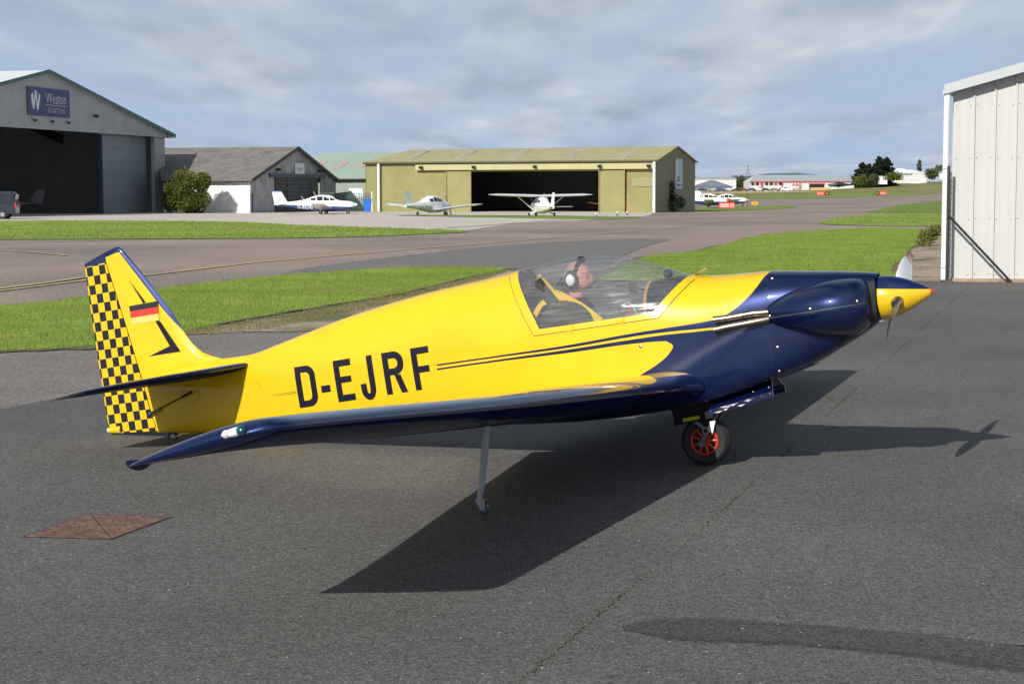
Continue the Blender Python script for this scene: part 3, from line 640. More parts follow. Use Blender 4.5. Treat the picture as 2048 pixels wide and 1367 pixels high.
# ---- spinner and propeller
ax = Vector((.335, 0, .014)).normalized(); base = Vector((-.335, 0, -.010))
Ms = Matrix.Translation(base) @ ax.to_track_quat('Z', 'Y').to_matrix().to_4x4()
q = MB(); L = (Vector((0, 0, .003))-base).length
q.lathe([(0, -.01), (.136, -.008)]+[(.138*(1-t**1.85), L*t) for t in np.linspace(0, 1, 30)], Ms, 48); P_(q, 'spinner', M['spinner'], None, True, 60)
PH = .344
def blade(sgn):
    s = Vector((0, math.cos(PH), math.sin(PH)))*sgn; tg = Vector((0, -math.sin(PH), math.cos(PH)))*sgn; X = Vector((1, 0, 0)); hub = Vector((-.226, 0, -.006)); rows = []
    for i in range(22):
        u = i/21; r = .07+(.737-.07)*u; ch = pchip([0, .12, .35, .6, .85, .95, 1], [.055, .085, .125, .125, .085, .055, .008], u); be = R_(58-40*u**.7); th = ch*pchip([0, .2, .6, 1], [.55, .24, .12, .1], u)
        cd = tg*math.cos(be)-X*math.sin(be); nd = X*math.cos(be)+tg*math.sin(be); row = []
        for k in range(16):
            a = 2*math.pi*k/16; row.append(hub+s*r+cd*(ch/2*math.cos(a))+nd*(th/2*math.sin(a)*(1 if math.sin(a) > 0 else .4)))
        rows.append(row)
    q = MB(); q.grid(rows, closed=True); q.add(rows[-1], [tuple(range(16))]); q.m = [0 if (i % 16) < 8 else 1 for i in range(len(q.f))]; return q
pf = P_(blade(1), 'propeller_blade', [M['blade'], M['steel']], None, True, 70); pn = P_(blade(-1), 'propeller_blade', [M['blade'], M['steel']], None, True, 70)
for sgn in (-1, 1):
    s = Vector((0, math.cos(PH), math.sin(PH)))*sgn; q = MB(); q.tube([Vector((-.226, 0, -.006))+s*.07, Vector((-.226, 0, -.006))+s*.155], [.05, .032], 18); P_(q, 'blade_root', M['chrome'], pf if sgn > 0 else pn)
# ---- wings
LEt = [(.25,-1.43,-.47),(.33,-1.45,-.462),(.45,-1.545,-.453),(1,-1.567,-.43),(3,-1.635,-.346),(5.3,-1.713,-.233),(5.45,-1.718,-.226),(5.55,-1.728,-.222),(5.62,-1.76,-.222),(5.655,-1.86,-.235)]
TEt = [(.25,-2.86,-.64),(.33,-2.85,-.635),(.45,-2.84,-.628),(1,-2.79,-.595),(3,-2.615,-.476),(5.3,-2.413,-.338),(5.45,-2.405,-.334),(5.55,-2.405,-.335),(5.62,-2.41,-.337),(5.655,-2.39,-.335)]
def airfoil(n=26, t=.14, cam=.018):
    up, lo = [], []
    for i in range(n+1):
        c = .5*(1-math.cos(math.pi*i/n)); y = 5*t*(.2969*math.sqrt(c)-.126*c-.3516*c*c+.2843*c**3-.1036*c**4)
        yc = cam*(1-((c-.18)/(.82 if c > .18 else .18))**2); up.append((c, yc+y)); lo.append((c, yc-y))
    return up[::-1]+lo[1:-1]
def wing(sgn, name):
    rows = []; ch_at = []
    ysn = [.25,.29,.33,.38,.45,.7,1,1.5,2,2.5,3,3.5,4,4.5,5,5.2,5.3,5.4,5.45,5.5,5.55,5.59,5.62,5.635,5.645,5.655]
    ly = [a for a, _, _ in LEt]
    for y in ysn:
        le = Vector((pchip(ly, [b for _, b, _ in LEt], y), sgn*y, pchip(ly, [c for _, _, c in LEt], y))); te = Vector((pchip(ly, [b for _, b, _ in TEt], y), sgn*y, pchip(ly, [c for _, _, c in TEt], y)))
        t = pchip([.25, .45, 3, 5.3, 5.5, 5.6, 5.635, 5.65, 5.655], [.165, .15, .14, .135, .135, .125, .10, .06, .02], y); c = te-le; L = c.length; cd = c/L; nd = Vector((-cd.z, 0, cd.x)); nd = nd if nd.z > 0 else -nd
        af = airfoil(26, t); rows.append([le+cd*(L*a)+nd*(L*b) for a, b in af])
        ch_at.append([(a*L if k <= 26 else -a) for k, (a, b) in enumerate(af)])
    q = MB(); q.grid(rows, closed=True); m = len(rows[0]); q.add(rows[-1], [tuple(range(m))])
    o = mk(name, q.v, q.f, M['wing'], ac, True, LOC)
    at = o.data.attributes.new('chord', 'FLOAT', 'POINT'); flat = [v for r in ch_at for v in r]+[0]*m
    yy = [v[1] for v in q.v]
    vals = []
    for v, w_ in zip(q.v, flat):
        ay = abs(v[1]); vals.append((0.0 if (w_ >= 0 or ay > 5.6) else w_) if ay > 5.25 else w_)
    at.data.foreach_set('value', vals); autosmooth(o, 60); return o
wr = wing(-1, 'wing'); wl = wing(1, 'wing')
def wing_low(y, f):
    ly = [a for a, _, _ in LEt]; g = lambda T, j: pchip(ly, [r[j] for r in T], y)
    x = g(LEt, 1)+(g(TEt, 1)-g(LEt, 1))*f; z = g(LEt, 2)+(g(TEt, 2)-g(LEt, 2))*f; return x, z
for sgn, w_, lens in ((-1, wr, 'greenlens'), (1, wl, 'redprint')):
    # tip lamp: white shell, coloured forward lens, clear rear lens
    c0 = Vector((-1.875, sgn*5.648, -.222)); d = Vector((-.72, 0, -.12)).normalized(); q = MB(); q.tube([c0, c0+d*.03, c0+d*.075, c0+d*.085], [.017, .018, .014, .006], 16); lp = P_(q, 'tip_lamp', M['white'], w_)
    q = MB(); q.lathe([(.020*math.cos(a), .024*math.sin(a)) for a in np.linspace(0, math.pi/2, 8)], Matrix.Translation(c0+Vector((0, sgn*.004, 0))) @ Vector((.75, sgn*.66, 0)).to_track_quat('Z', 'Y').to_matrix().to_4x4(), 20); P_(q, 'lens', M[lens], lp, True) if False else None
    o = q.build('lens', M[lens], lp, True)
    q = MB(); q.lathe([(.017*math.cos(a), .018*math.sin(a)) for a in np.linspace(0, math.pi/2, 8)], Matrix.Translation(c0+d*.062+Vector((0, sgn*.005, 0))) @ Vector((-.5, sgn*.85, 0)).to_track_quat('Z', 'Y').to_matrix().to_4x4(), 20); q.build('lens', M['chip'], lp, True)
    # tip skid
    q = MB(); rows = []
    for i in range(9):
        u = i/8; X = -2.405+.105*u; hh = .042*abs(math.sin(math.pi*min(1, u*.75+.18)))**.7
        rows.append([(X, sgn*(5.59+.018*math.cos(a)), -.312-hh*abs(math.sin(a))**.8) for a in np.linspace(math.pi, 2*math.pi, 11)])
    q.grid(rows); q.add(rows[0], [tuple(range(11))]); q.add(rows[-1], [tuple(range(11))]); P_(q, 'tip_skid', M['navy'], w_)
    # outrigger leg with castor
    og = MB(); og.tube([(-2.17, sgn*2.25, -.40), (-2.198, sgn*2.25, -.472), (-2.27, sgn*2.25, -.845)], [.022, .022, .019], 16); og.tube([(-2.266, sgn*2.25, -.825), (-2.268, sgn*2.25, -.832)], .0215, 16)
    og.tube([(-2.27, sgn*2.25, -.845), (-2.283, sgn*2.25, -.885), (-2.283, sgn*2.25, -.905)], [.017, .015, .013], 14); ol = P_(og, 'outrigger_leg', M['greypaint'])
    q = MB()
    for e in (-1, 1): q.hexa([(-2.278,sgn*2.25+e*.02-.0015,-.962),(-2.248,sgn*2.25+e*.02-.0015,-.957),(-2.248,sgn*2.25+e*.02+.0015,-.957),(-2.278,sgn*2.25+e*.02+.0015,-.962)], [(-2.303,sgn*2.25+e*.02-.0015,-.907),(-2.249,sgn*2.25+e*.02-.0015,-.907),(-2.249,sgn*2.25+e*.02+.0015,-.907),(-2.303,sgn*2.25+e*.02+.0015,-.907)])
    q.box((-2.276, sgn*2.25, -.905), (.056, .044, .004)); P_(q, 'castor_fork', M['alu'], ol, False)
    q = MB(); q.ring((-2.262, sgn*2.25, -.953), (0, 1, 0), .022, .011, 24, 8); q.lathe([(0, -.012), (.015, -.012), (.018, 0), (.015, .012), (0, .012)], Matrix.Translation((-2.262, sgn*2.25, -.953)) @ Matrix.Rotation(R_(90), 4, 'X'), 18); P_(q, 'castor_wheel', M['steel'], ol)
# ---- tailplane
def stab(sgn):
    rows = []; ch = []
    for y in (.02, .1, .25, .4, .55, .7, .85, .97, 1.08, 1.16, 1.22, 1.26, 1.275):
        k = y/1.27; lx = pchip([0, .1, .4, .7, .95, 1.12, 1.2, 1.275], [-4.785, -4.80, -4.87, -4.98, -5.11, -5.24, -5.35, -5.56], y); lz = pchip([0, .1, 1.2, 1.275], [-.108, -.113, -.168, -.2], y); tx = -5.665; tz = pchip([0, 1.275], [-.195, -.226], y)
        le, te = Vector((lx, sgn*y, lz)), Vector((tx, sgn*y, tz)); c = te-le; L = c.length; cd = c/L; nd = Vector((-cd.z, 0, cd.x)); nd = nd if nd.z > 0 else -nd
        af = airfoil(18, pchip([0, 1.0, 1.2, 1.275], [.085, .085, .07, .02], y), 0); rows.append([le+cd*(L*a)+nd*(L*b) for a, b in af]); ch.append([(a*L*2 if k2 <= 18 else -a) if y < 1.1 else (0.0 if k2 <= 18 or y > 1.2 else -a) for k2, (a, b) in enumerate(af)])
    q = MB(); q.grid(rows, closed=True); m = len(rows[0]); q.add(rows[-1], [tuple(range(m))])
    o = mk('tailplane', q.v, q.f, M['wing'], ac, True, LOC); at = o.data.attributes.new('chord', 'FLOAT', 'POINT'); at.data.foreach_set('value', [v for r in ch for v in r]+[0.0]*m); autosmooth(o, 60); return o
stab(-1); stab(1)
# ---- fin and rudder
def le_x(z): return pchip([-.1, -.06, -.04, 0, .335, .596, .75, .789, .812, .822], [-4.95, -5.02, -5.1, -5.2, -5.434, -5.624, -5.745, -5.776, -5.797, -5.83], z)
def hg_x(z): return pchip([-.56, -.497, -.114, .707, .82], [-5.60, -5.621, -5.706, -5.915, -5.945], z)
def te_x(z): return pchip([-.56, -.52, -.15, .2, .72, .8], [-6.0, -6.025, -6.06, -6.085, -6.114, -6.118], z)
def tk(z): return .034-.018*max(0, min(1, (z+.1)/.9))
rows = []
for z in list(np.linspace(-.545, -.12, 10))+list(np.linspace(-.1, .76, 26))+[.785, .803, .815, .82]:
    l, h_ = le_x(z), hg_x(z)-.0; l = max(l, h_+.02) if z > -.11 else -5.45; t_ = tk(z)*(1 if z < .76 else max(.1, (1-((z-.76)/.062)**2))**.5); r = []
    for k in range(13):
        f = k/12; x = l+(h_-l)*f; r.append((x, -t_*math.sqrt(max(0, 1-(1-f)**3)), z))
    r = [(x, y, min(zz, .82+(x+5.83)*.32)) for x, y, zz in r]
    rows.append(r+[(x, -y, zz) for x, y, zz in r[::-1]])
q = MB(); q.grid(rows); q.add(rows[-1], [tuple(range(len(rows[-1])))]); P_(q, 'fin', M['fin'], None, True, 50)
rows = []
for z in list(np.linspace(-.54, .70, 40)):
    h_, te = hg_x(z)-.006, te_x(z); t_ = tk(z) if z > -.35 else tk(-.35)*(1-.25*((-.35-z)/.2)); r = []
    for k in range(9):
        f = k/8; r.append((h_+(te-h_)*f, -t_*(1-f)-.002, z))
    rows.append(r+[(x, -y, zz) for x, y, zz in r[::-1]])
# rounded top following the fin cap line
for s in np.linspace(0, 1, 6)[1:]:
    r = []
    for k in range(9):
        f = k/8; h_, te = hg_x(.7)-.006, te_x(.7); x = h_+(te-h_)*f; zt = .70+s*(.72+(x+6.114)*.37-.70)
        r.append((x-.0*s, -(tk(.7)*(1-f)+.002)*math.sqrt(1-.9*s*s), zt))
    rows.append(r+[(x, -y, zz) for x, y, zz in r[::-1]])
q = MB(); q.grid(rows, closed=True); q.add(rows[-1], [tuple(range(18))]); q.add(rows[0], [tuple(range(17, -1, -1))]); rud = P_(q, 'rudder', M['rudder'], None, True, 50)
q = MB(); q.tube([(-6.03, 0, -.515), (-5.93, 0, -.515)], [.022, .03], 14); P_(q, 'rudder_foot', M['yellow'], rud); q = MB(); q.lathe([(.02, 0), (.016, .014), (0, .02)], Matrix.Translation((-6.03, 0, -.515)) @ Matrix.Rotation(R_(-90), 4, 'Y'), 14); P_(q, 'tail_lamp', M['white'], rud)
q = MB(); q.tube([(-5.62, -.055, -.40), (-5.28, -.085, -.28)], .0045, 6); q.tube([(-5.35, -.085, -.305), (-5.27, -.09, -.275)], .009, 8); P_(q, 'rudder_cable', M['black'])
q = MB(); q.hexa([(-5.65,-.075,-.415),(-5.56,-.075,-.395),(-5.56,-.03,-.395),(-5.65,-.03,-.415)], [(-5.65,-.075,-.405),(-5.56,-.075,-.375),(-5.56,-.03,-.375),(-5.65,-.03,-.405)]); P_(q, 'control_horn', M['steel'], rud, False)
q = MB(); rows = []
for k in range(33):
    a = 2*math.pi*k/32; X, Z = -5.29+.068*math.cos(a), -.29+.068*math.sin(a); X2, Z2 = -5.29+.0705*math.cos(a), -.29+.0705*math.sin(a); rows.append([(X, -ysurf(X, Z)-.0015, Z), (X2, -ysurf(X2, Z2)-.0015, Z2)])
q.grid(rows); P_(q, 'inspection_panel_edge', plain('panel_edge', (.25, .16, .01), .6), None, False)
q = MB(); q.box((-4.72, -ysurf(-4.72, -.235)-.003, -.235), (.035, .006, .007)); q.box((-4.706, -ysurf(-4.7, -.25)-.003, -.255), (.007, .006, .04)); P_(q, 'static_vent', M['yellow'], None, False)
# tail wheel on its spring
q = MB(); q.tube([(-5.2, 0, -.56), (-5.42, 0, -.575), (-5.5, 0, -.60)], [.016, .013, .01], 10); tw = P_(q, 'tail_spring', M['yellow']); q = MB(); q.ring((-5.50, 0, -.592), (0, 1, 0), .03, .012, 22, 8); P_(q, 'tail_wheel', M['rubber'], tw); q = MB(); q.lathe([(0,-.014),(.022,-.014),(.022,.014),(0,.014)], Matrix.Translation((-5.50,0,-.592)) @ Matrix.Rotation(R_(90),4,'X'), 16); P_(q, 'hub', M['alu'], tw)
# ---- markings
def decal(name, polys, mat, yf, parent=None):
    q = MB()
    for pl in polys: q.add([(x, -yf(x, z), z) for x, z in pl], [tuple(range(len(pl)))])
    o = P_(q, name, mat, parent, False); bm = bmesh.new(); bm.from_mesh(o.data)
    for f in bm.faces:
        if f.normal.y > 0: f.normal_flip()
    bm.to_mesh(o.data); bm.free(); return o
tl = R_(4.2)
def uv(u, v): return (-4.312+u*math.cos(tl)-v*math.sin(tl), -.436+u*math.sin(tl)+v*math.cos(tl))
yfus = lambda x, z: ysurf(x, z)+.0022
H = .288
def rect(u0, v0, u1, v1, n=6): 
    out = []
    if u1-u0 > v1-v0: out = [[(u0+(u1-u0)*i/n, v0), (u0+(u1-u0)*(i+1)/n, v0), (u0+(u1-u0)*(i+1)/n, v1), (u0+(u1-u0)*i/n, v1)] for i in range(n)]
    else: out = [[(u0, v0+(v1-v0)*i/n), (u1, v0+(v1-v0)*i/n), (u1, v0+(v1-v0)*(i+1)/n), (u0, v0+(v1-v0)*(i+1)/n)] for i in range(n)]
    return out
def band(outer, inner): return [[outer[i], outer[i+1], inner[i+1], inner[i]] for i in range(len(outer)-1)]
def arc(cx, cy, rx, ry, a0, a1, n=10): return [(cx+rx*math.cos(R_(a0+(a1-a0)*i/n)), cy+ry*math.sin(R_(a0+(a1-a0)*i/n))) for i in range(n+1)]
s_, b_ = .045, .046
def bowl(u0, v0, v1, w): # D shaped curve from (u0,v1) to (u0,v0)
    r = min(w*.62, (v1-v0)/2); o = [(u0, v1)]+arc(u0+w-r, v1-r, r, r, 90, 0, 8)+arc(u0+w-r, v0+r, r, r, 0, -90, 8)+[(u0, v0)]
    ri = max(r-.038, .012); w2 = w-s_; i = [(u0, v1-b_)]+arc(u0+w2-ri, v1-b_-ri, ri, ri, 90, 0, 8)+arc(u0+w2-ri, v0+b_+ri, ri, ri, 0, -90, 8)+[(u0, v0+b_)]
    return band(o, i)
GL = {'D': rect(-.075, 0, -.03, H)+bowl(-.03, 0, H, .115), 'dash': rect(.12, .081, .193, .13, 3), 'E': rect(.24, 0, .285, H)+rect(.285, H-b_, .378, H, 4)+rect(.285, .128, .368, .172, 4)+rect(.285, 0, .38, b_, 4),
 'J': rect(.505, .066, .55, H)+band(arc(.492, .066, .058, .082, 0, -180, 16)+[(.434, .1)], arc(.492, .066, .013, .038, 0, -180, 16)+[(.479, .1)]),
 'R': rect(.627, -.0, .672, H)+bowl(.672, .128, H, .115)+[[(.705, .128), (.752, .128), (.79, 0), (.742, 0)]], 'F': rect(.852, 0, .897, H)+rect(.897, H-b_, .99, H, 4)+rect(.897, .115, .978, .16, 4)}
GL['J'][0:0] = []
for k, pl in GL.items():
    fixed = []
    for p in pl: fixed.append([uv(*c) for c in p])
    decal('registration_letter', fixed, M['navyprint'], yfus)
decal('pinstripe', [[uv(-.30, .120), uv(-.08, .118), uv(-.08, .121), uv(-.30, .121)], [uv(-.26, .110), uv(-.08, .107), uv(-.08, .110), uv(-.26, .111)]], M['navyprint'], yfus)
yfin = lambda x, z: tk(z)+.002
fl = [(-5.755,.381),(-5.517,.399),(-5.517,.356),(-5.751,.340),(-5.517,.308),(-5.749,.292),(-5.515,.258),(-5.744,.246)]
decal('flag_band', [[fl[0], fl[1], fl[2], fl[3]]], M['blackprint'], yfin); decal('flag_band', [[fl[3], fl[2], fl[4], fl[5]]], M['redprint'], yfin); decal('flag_band', [[fl[5], fl[4], fl[6], fl[7]]], M['goldprint'], yfin)
decal('fin_flash', [[(-5.74,.572),(-5.615,.398),(-5.637,.392)]], M['navyprint'], yfin)
decal('fin_flash', [[(-5.549,.258),(-5.51,.253),(-5.362,.022),(-5.445,.067)], [(-5.362,.022),(-5.627,.003),(-5.445,.067)]], M['navyprint'], yfin)
# ---- undercarriage
q = MB(); c = Vector((-1.54, 0, -.843))
prof = [(.092, -.056), (.110, -.068), (.136, -.074), (.152, -.060), (.159, -.025), (.159, .025), (.152, .060), (.136, .074), (.110, .068), (.092, .056), (.092, -.056)]
q.lathe(prof, Matrix.Translation(c) @ Matrix.Rotation(R_(90), 4, 'X'), 48); wh = P_(q, 'main_wheel', M['rubber'], None, True, 50)
for r_ in (.1505,):
    q = MB()
    for y in (-.03, -.012, .012, .03): q.ring((c.x, y, c.z), (0, 1, 0), .1575, .0025, 48, 6)
    P_(q, 'tread_rib', M['rubber'], wh)
q = MB()
for e in (-1, 1):
    q.ring((c.x, e*.06, c.z), (0, 1, 0), .087, .008, 36, 8)
    q.lathe([(.012, e*.03), (.034, e*.05), (.034, e*.054), (.012, e*.054)], Matrix.Translation(c) @ Matrix.Rotation(R_(-90), 4, 'X'), 20)
    for k in range(9):
        a = 2*math.pi*k/9; d = Vector((math.cos(a), 0, math.sin(a))); q.tube([c+d*.03+Vector((0, e*.05, 0)), c+d*.082+Vector((0, e*.05, 0))], [.011, .009], 8)
P_(q, 'rim', M['redrim'], wh)
q = MB(); q.lathe([(.084, -.04), (.02, -.035), (.02, .035), (.084, .04)], Matrix.Translation(c) @ Matrix.Rotation(R_(90), 4, 'X'), 30); P_(q, 'rim_web', M['black'], wh)
for e in (-1, 1):
    q = MB(); y = e*.08
    q.tube([(-1.60, y, -.70), (-1.515, y, -.772)], [.02, .019], 12); q.tube([(-1.515, y-e*.022, -.772), (-1.515, y+e*.022, -.772)], .027, 18); q.tube([(-1.515, y, -.772), (-1.552, y, -.857)], [.02, .017], 12); q.tube([(-1.552, y-e*.02, -.857), (-1.552, y+e*.016, -.857)], .021, 16); q.tube([(-1.43, y*.9, -.66), (-1.50, y, -.76)], .011, 8)
    P_(q, 'wheel_fork', M['steel'])
    q = MB(); q.lathe([(0, .023), (.013, .023), (.013, .024), (0, .027)], Matrix.Translation((-1.515, y, -.772)) @ Matrix.Rotation(R_(90*-e), 4, 'X'), 12); P_(q, 'pivot_bolt', M['black'])
q = MB(); q.hexa([(-1.478,-.1,-.79),(-1.47,-.1,-.79),(-1.47,-.09,-.79),(-1.478,-.09,-.79)], [(-1.485,-.1,-.715),(-1.445,-.1,-.71),(-1.445,-.09,-.71),(-1.485,-.09,-.715)]); P_(q, 'brake_bracket', M['white'], None, False)
q = MB()      # wheel well box below the belly, open below
for e in (-1, 1): q.hexa([(-1.70,e*.115-.004,-.725),(-1.45,e*.115-.004,-.69),(-1.45,e*.115+.004,-.69),(-1.70,e*.115+.004,-.725)], [(-1.75,e*.115-.004,-.56),(-1.3,e*.115-.004,-.50),(-1.3,e*.115+.004,-.50),(-1.75,e*.115+.004,-.56)])
q.box((-1.715, 0, -.65), (.01, .23, .16)); P_(q, 'wheel_well', M['navyprint'], None, False)
q = MB(); q.box((-1.60, -.121, -.688), (.11, .004, .022), Matrix.Rotation(R_(-8), 3, 'Y')); P_(q, 'warning_label', plain('yellow_label', (.6, .55, .03), .5), None, False)
for e in (-1, 1):
    q = MB(); y0, y1 = e*.10, e*.20
    b = [(-1.462,y1,-.63),(-1.035,y1,-.535),(-1.035,y1-e*.006,-.535),(-1.462,y1-e*.006,-.63)]; tp = [(-1.40,y0,-.545),(-1.055,y0,-.475),(-1.055,y0-e*.006,-.475),(-1.40,y0-e*.006,-.545)]
    if e < 0: q.hexa(b, tp)
    else: q.hexa(b[::-1], tp[::-1])
    dr = P_(q, 'wheel_door', M['navy'], None, False)
    q = MB(); b2 = [(-1.457,y1+e*.002,-.672),(-1.03,y1+e*.002,-.575),(-1.03,y1-e*.006,-.575),(-1.457,y1-e*.006,-.672)]; t2 = [(-1.462,y1+e*.002,-.632),(-1.035,y1+e*.002,-.537),(-1.035,y1-e*.006,-.537),(-1.462,y1-e*.006,-.632)]
    q.hexa(b2, t2); P_(q, 'door_flange', M['navy'], dr, False)
    if e < 0:
        q = MB()
        for k in range(9):
            f = .12+.55*random.random(); u = -1.457+.427*f; zc = -.672+.097*f+random.uniform(.004, .034); L = random.uniform(.008, .035)
            q.add([(u-L, y1-.0045, zc-L*.05), (u, y1-.0045, zc-.006), (u+L, y1-.0045, zc+L*.25+.002), (u+L*.3, y1-.0045, zc+.006)], [(0, 1, 2, 3)])
        P_(q, 'chipped_paint', M['chip'], dr, False)
        q = MB()
        for k in range(8):
            f = .04+.92*k/7; q.lathe([(.005, 0), (.005, .0025), (0, .003)], Matrix.Translation((-1.462+.427*f, y1-.002, -.645+.095*f)) @ Matrix.Rotation(R_(90), 4, 'X'), 8)
            if k % 2: q.lathe([(.005, 0), (.005, .004), (0, .005)], Matrix.Translation((-1.44+.39*f, -.165, -.592+.08*f)) @ Matrix.Rotation(R_(60), 4, 'X'), 8)
        P_(q, 'rivet', M['chrome'], dr)['kind'] = 'stuff'
# ---- cockpit fittings
q = MB(); rows = []      # coaming and panel hood
for X in np.linspace(-1.79, -1.56, 7):
    rows.append([(X, y*.93, z-.012) for (_, y, z) in section(X) if z > .02 and True])
n0 = min(len(r) for r in rows); top = []
for X in np.linspace(-1.80, -1.56, 8):
    zt, zb, w, zm = sec(X); zh = min(.225+(X+1.8)*.08, zt-.02); top.append([(X, w*.86*math.cos(a), .0+(zh)*abs(math.sin(a))**.8) for a in np.linspace(0, math.pi, 21)])
q.grid(top); P_(q, 'panel_hood', M['navyprint']); 
q = MB(); q.add([(p[0]+.001, p[1], p[2]) for p in top[0]], [tuple(range(21))]); P_(q, 'instrument_panel', M['black'], None, False)
q = MB(); r2 = [(-1.803, p[1]*1.0, p[2]) for p in top[0]]; q.tube(r2, .012, 8); P_(q, 'wooden_rim', M['wood'])
q = MB(); q.lathe([(0, -.025), (.026, -.022), (.03, 0), (.026, .02), (.018, .03), (0, .031)], Matrix.Translation((-1.70, -.02, .262)) @ Matrix.Rotation(R_(80), 4, 'Y'), 18); q.tube([(-1.70, -.02, .215), (-1.70, -.02, .24)], .012, 8); P_(q, 'compass', M['black'])
q = MB(); q.box((-1.965, .05, .19), (.055, .01, .075)); q.tube([(-1.93, .05, .185), (-1.82, .05, .15)], .006, 6); P_(q, 'tablet_holder', M['black'], None, False)
q = MB(); q.lathe([(.034, 0), (.034, .012), (.02, .016), (.02, .008), (0, .008)], Matrix.Translation((-1.97, -.2, .057)) @ Matrix.Rotation(R_(90), 4, 'X'), 22); P_(q, 'air_vent', M['steel'])
q = MB(); q.tube([(-1.94, -.19, .0), (-1.92, -.19, .075)], .007, 6); P_(q, 'red_lever', M['redprint'])
q = MB(); q.tube([(-1.96,-.2,.09),(-1.93,-.2,.098),(-1.9,-.2,.07),(-1.885,-.2,.02)], .003, 6); P_(q, 'hose', M['white'])
q = MB(); q.tube([(-2.04, 0, -.4), (-2.06, 0, -.05)], .012, 8); P_(q, 'control_stick', M['black'])
rows = []      # seat: padded back and side rolls
for i in range(12):
    u = i/11; X = -2.16-.44*u; zz = -.33+.50*u**1.3; rows.append([(X+.05*abs(v)**2*1.2, v*.25, zz+.06*abs(v)**3*2) for v in np.linspace(-1, 1, 13)])
q = MB(); q.grid(rows); o = P_(q, 'seat', M['seat']); md = o.modifiers.new('t', 'SOLIDIFY'); md.thickness = .05
q = MB(); rows = []
for i in range(14):      # upholstered side cushion seen through the near pane
    a = math.pi*i/13; rows.append([(-2.36+.19*math.cos(a)*s, -.2-.05*(1-s), -.05+.185*abs(math.sin(a))**.9*s) for s in (1, .9, .6, .0)])
q.grid(rows); o = P_(q, 'seat_cushion', M['seat']); md = o.modifiers.new('t', 'SOLIDIFY'); md.thickness = .06; md.offset = 0
def ribbon(name, pts, w, mat, th=.012):
    q = MB()
    for a, b in zip(pts, pts[1:]):
        a, b = Vector(a), Vector(b); d = (b-a).normalized(); up = Vector((-d.z, 0, d.x))*w/2; y = Vector((0, th/2, 0))
        q.hexa([a-up-y, b-up-y, b-up+y, a-up+y], [a+up-y, b+up-y, b+up+y, a+up+y])
    return P_(q, name, mat, None, False)
ribbon('cockpit_brace', [(-2.47, -.19, .205), (-2.40, -.2, .19), (-2.25, -.215, .10), (-2.12, -.225, -.01)], .05, M['yellow'])
ribbon('cockpit_brace', [(-2.585, -.2, .06), (-2.53, -.2, .135), (-2.46, -.195, .165), (-2.39, -.195, .16)], .035, M['yellow'])
ribbon('cockpit_brace', [(-2.66, .17, .33), (-2.50, .2, .12), (-2.45, .21, .0)], .04, M['yellow'])
ribbon('harness_strap', [(-2.36, -.222, .15), (-2.26, -.232, .078)], .016, M['redprint'], .006)
q = MB(); q.add([(-2.66, y, z) for (_, y, z) in [(0, .93*p[1], p[2]*.98) for p in section(-2.66)] if z > -.4], [tuple(range(sum(1 for p in section(-2.66) if p[2]*.98 > -.4)))]); P_(q, 'rear_bulkhead', M['navyprint'], None, False)
q = MB(); q.add([(-1.2, -.26, -.42), (-2.7, -.26, -.42), (-2.7, .26, -.42), (-1.2, .26, -.42)], [(0, 1, 2, 3)]); P_(q, 'cockpit_floor', M['black'], None, False)
# air deflector tab ahead of the canopy
q = MB(); q.hexa([(-1.53,-.06,.231),(-1.525,-.06,.235),(-1.525,.06,.235),(-1.53,.06,.231)], [(-1.435,-.05,.276),(-1.43,-.05,.281),(-1.43,.05,.281),(-1.435,.05,.276)]); P_(q, 'air_deflector', M['yellow'], None, False)

# ================================================================== pilot
def skin_mesh(nodes, edges, mats, sub=2):
    me = bpy.data.meshes.new('tmp'); me.from_pydata([n[0] for n in nodes], edges, []); o = bpy.data.objects.new('tmp', me); col.objects.link(o)
    md = o.modifiers.new('s', 'SKIN'); md.use_smooth_shade = True; sv = me.skin_vertices[0].data
    for i, n in enumerate(nodes): sv[i].radius = n[1]; sv[i].use_root = (i == 0)
    sd = o.modifiers.new('u', 'SUBSURF'); sd.levels = sub; sd.render_levels = sub
    bpy.context.view_layer.update(); dg = bpy.context.evaluated_depsgraph_get(); ev = bpy.data.meshes.new_from_object(o.evaluated_get(dg)); bpy.data.objects.remove(o); return ev
PN = [((-2.20,0,-.30),(.16,.12)), ((-2.27,0,-.10),(.15,.11)), ((-2.33,0,.05),(.16,.10)), ((-2.345,0,.13),(.10,.08)), ((-2.345,0,.17),(.055,.055)), ((-2.335,0,.215),(.05,.05)),
      ((-2.34,-.165,.06),(.065,.06)), ((-2.26,-.215,-.10),(.048,.048)), ((-2.07,-.15,-.12),(.036,.036)), ((-2.34,.165,.06),(.065,.06)), ((-2.26,.215,-.10),(.048,.048)), ((-2.07,.12,-.12),(.036,.036)),
      ((-1.98,-.1,-.26),(.075,.08)), ((-1.6,-.1,-.22),(.055,.055)), ((-1.98,.1,-.26),(.075,.08)), ((-1.6,.1,-.22),(.055,.055)), ((-1.98,-.08,-.12),(.03,.03)), ((-1.98,.05,-.12),(.03,.03))]
PE = [(0,1),(1,2),(2,3),(3,4),(4,5),(2,6),(6,7),(7,8),(8,16),(2,9),(9,10),(10,11),(11,17),(0,12),(12,13),(0,14),(14,15)]
ev = skin_mesh(PN, PE, None)
bm = bmesh.new(); bm.from_mesh(ev)
for f in bm.faces:
    c_ = f.calc_center_median(); f.material_index = 0 if (c_.z > .16 or c_.x > -2.02 and c_.z > -.16) else (2 if c_.z < -.2 and c_.x > -2.15 else 1); f.smooth = True
hd = bmesh.ops.create_icosphere(bm, subdivisions=4, radius=1.0)['verts']; hc = Vector((-2.328, 0, .288)); fs = set()
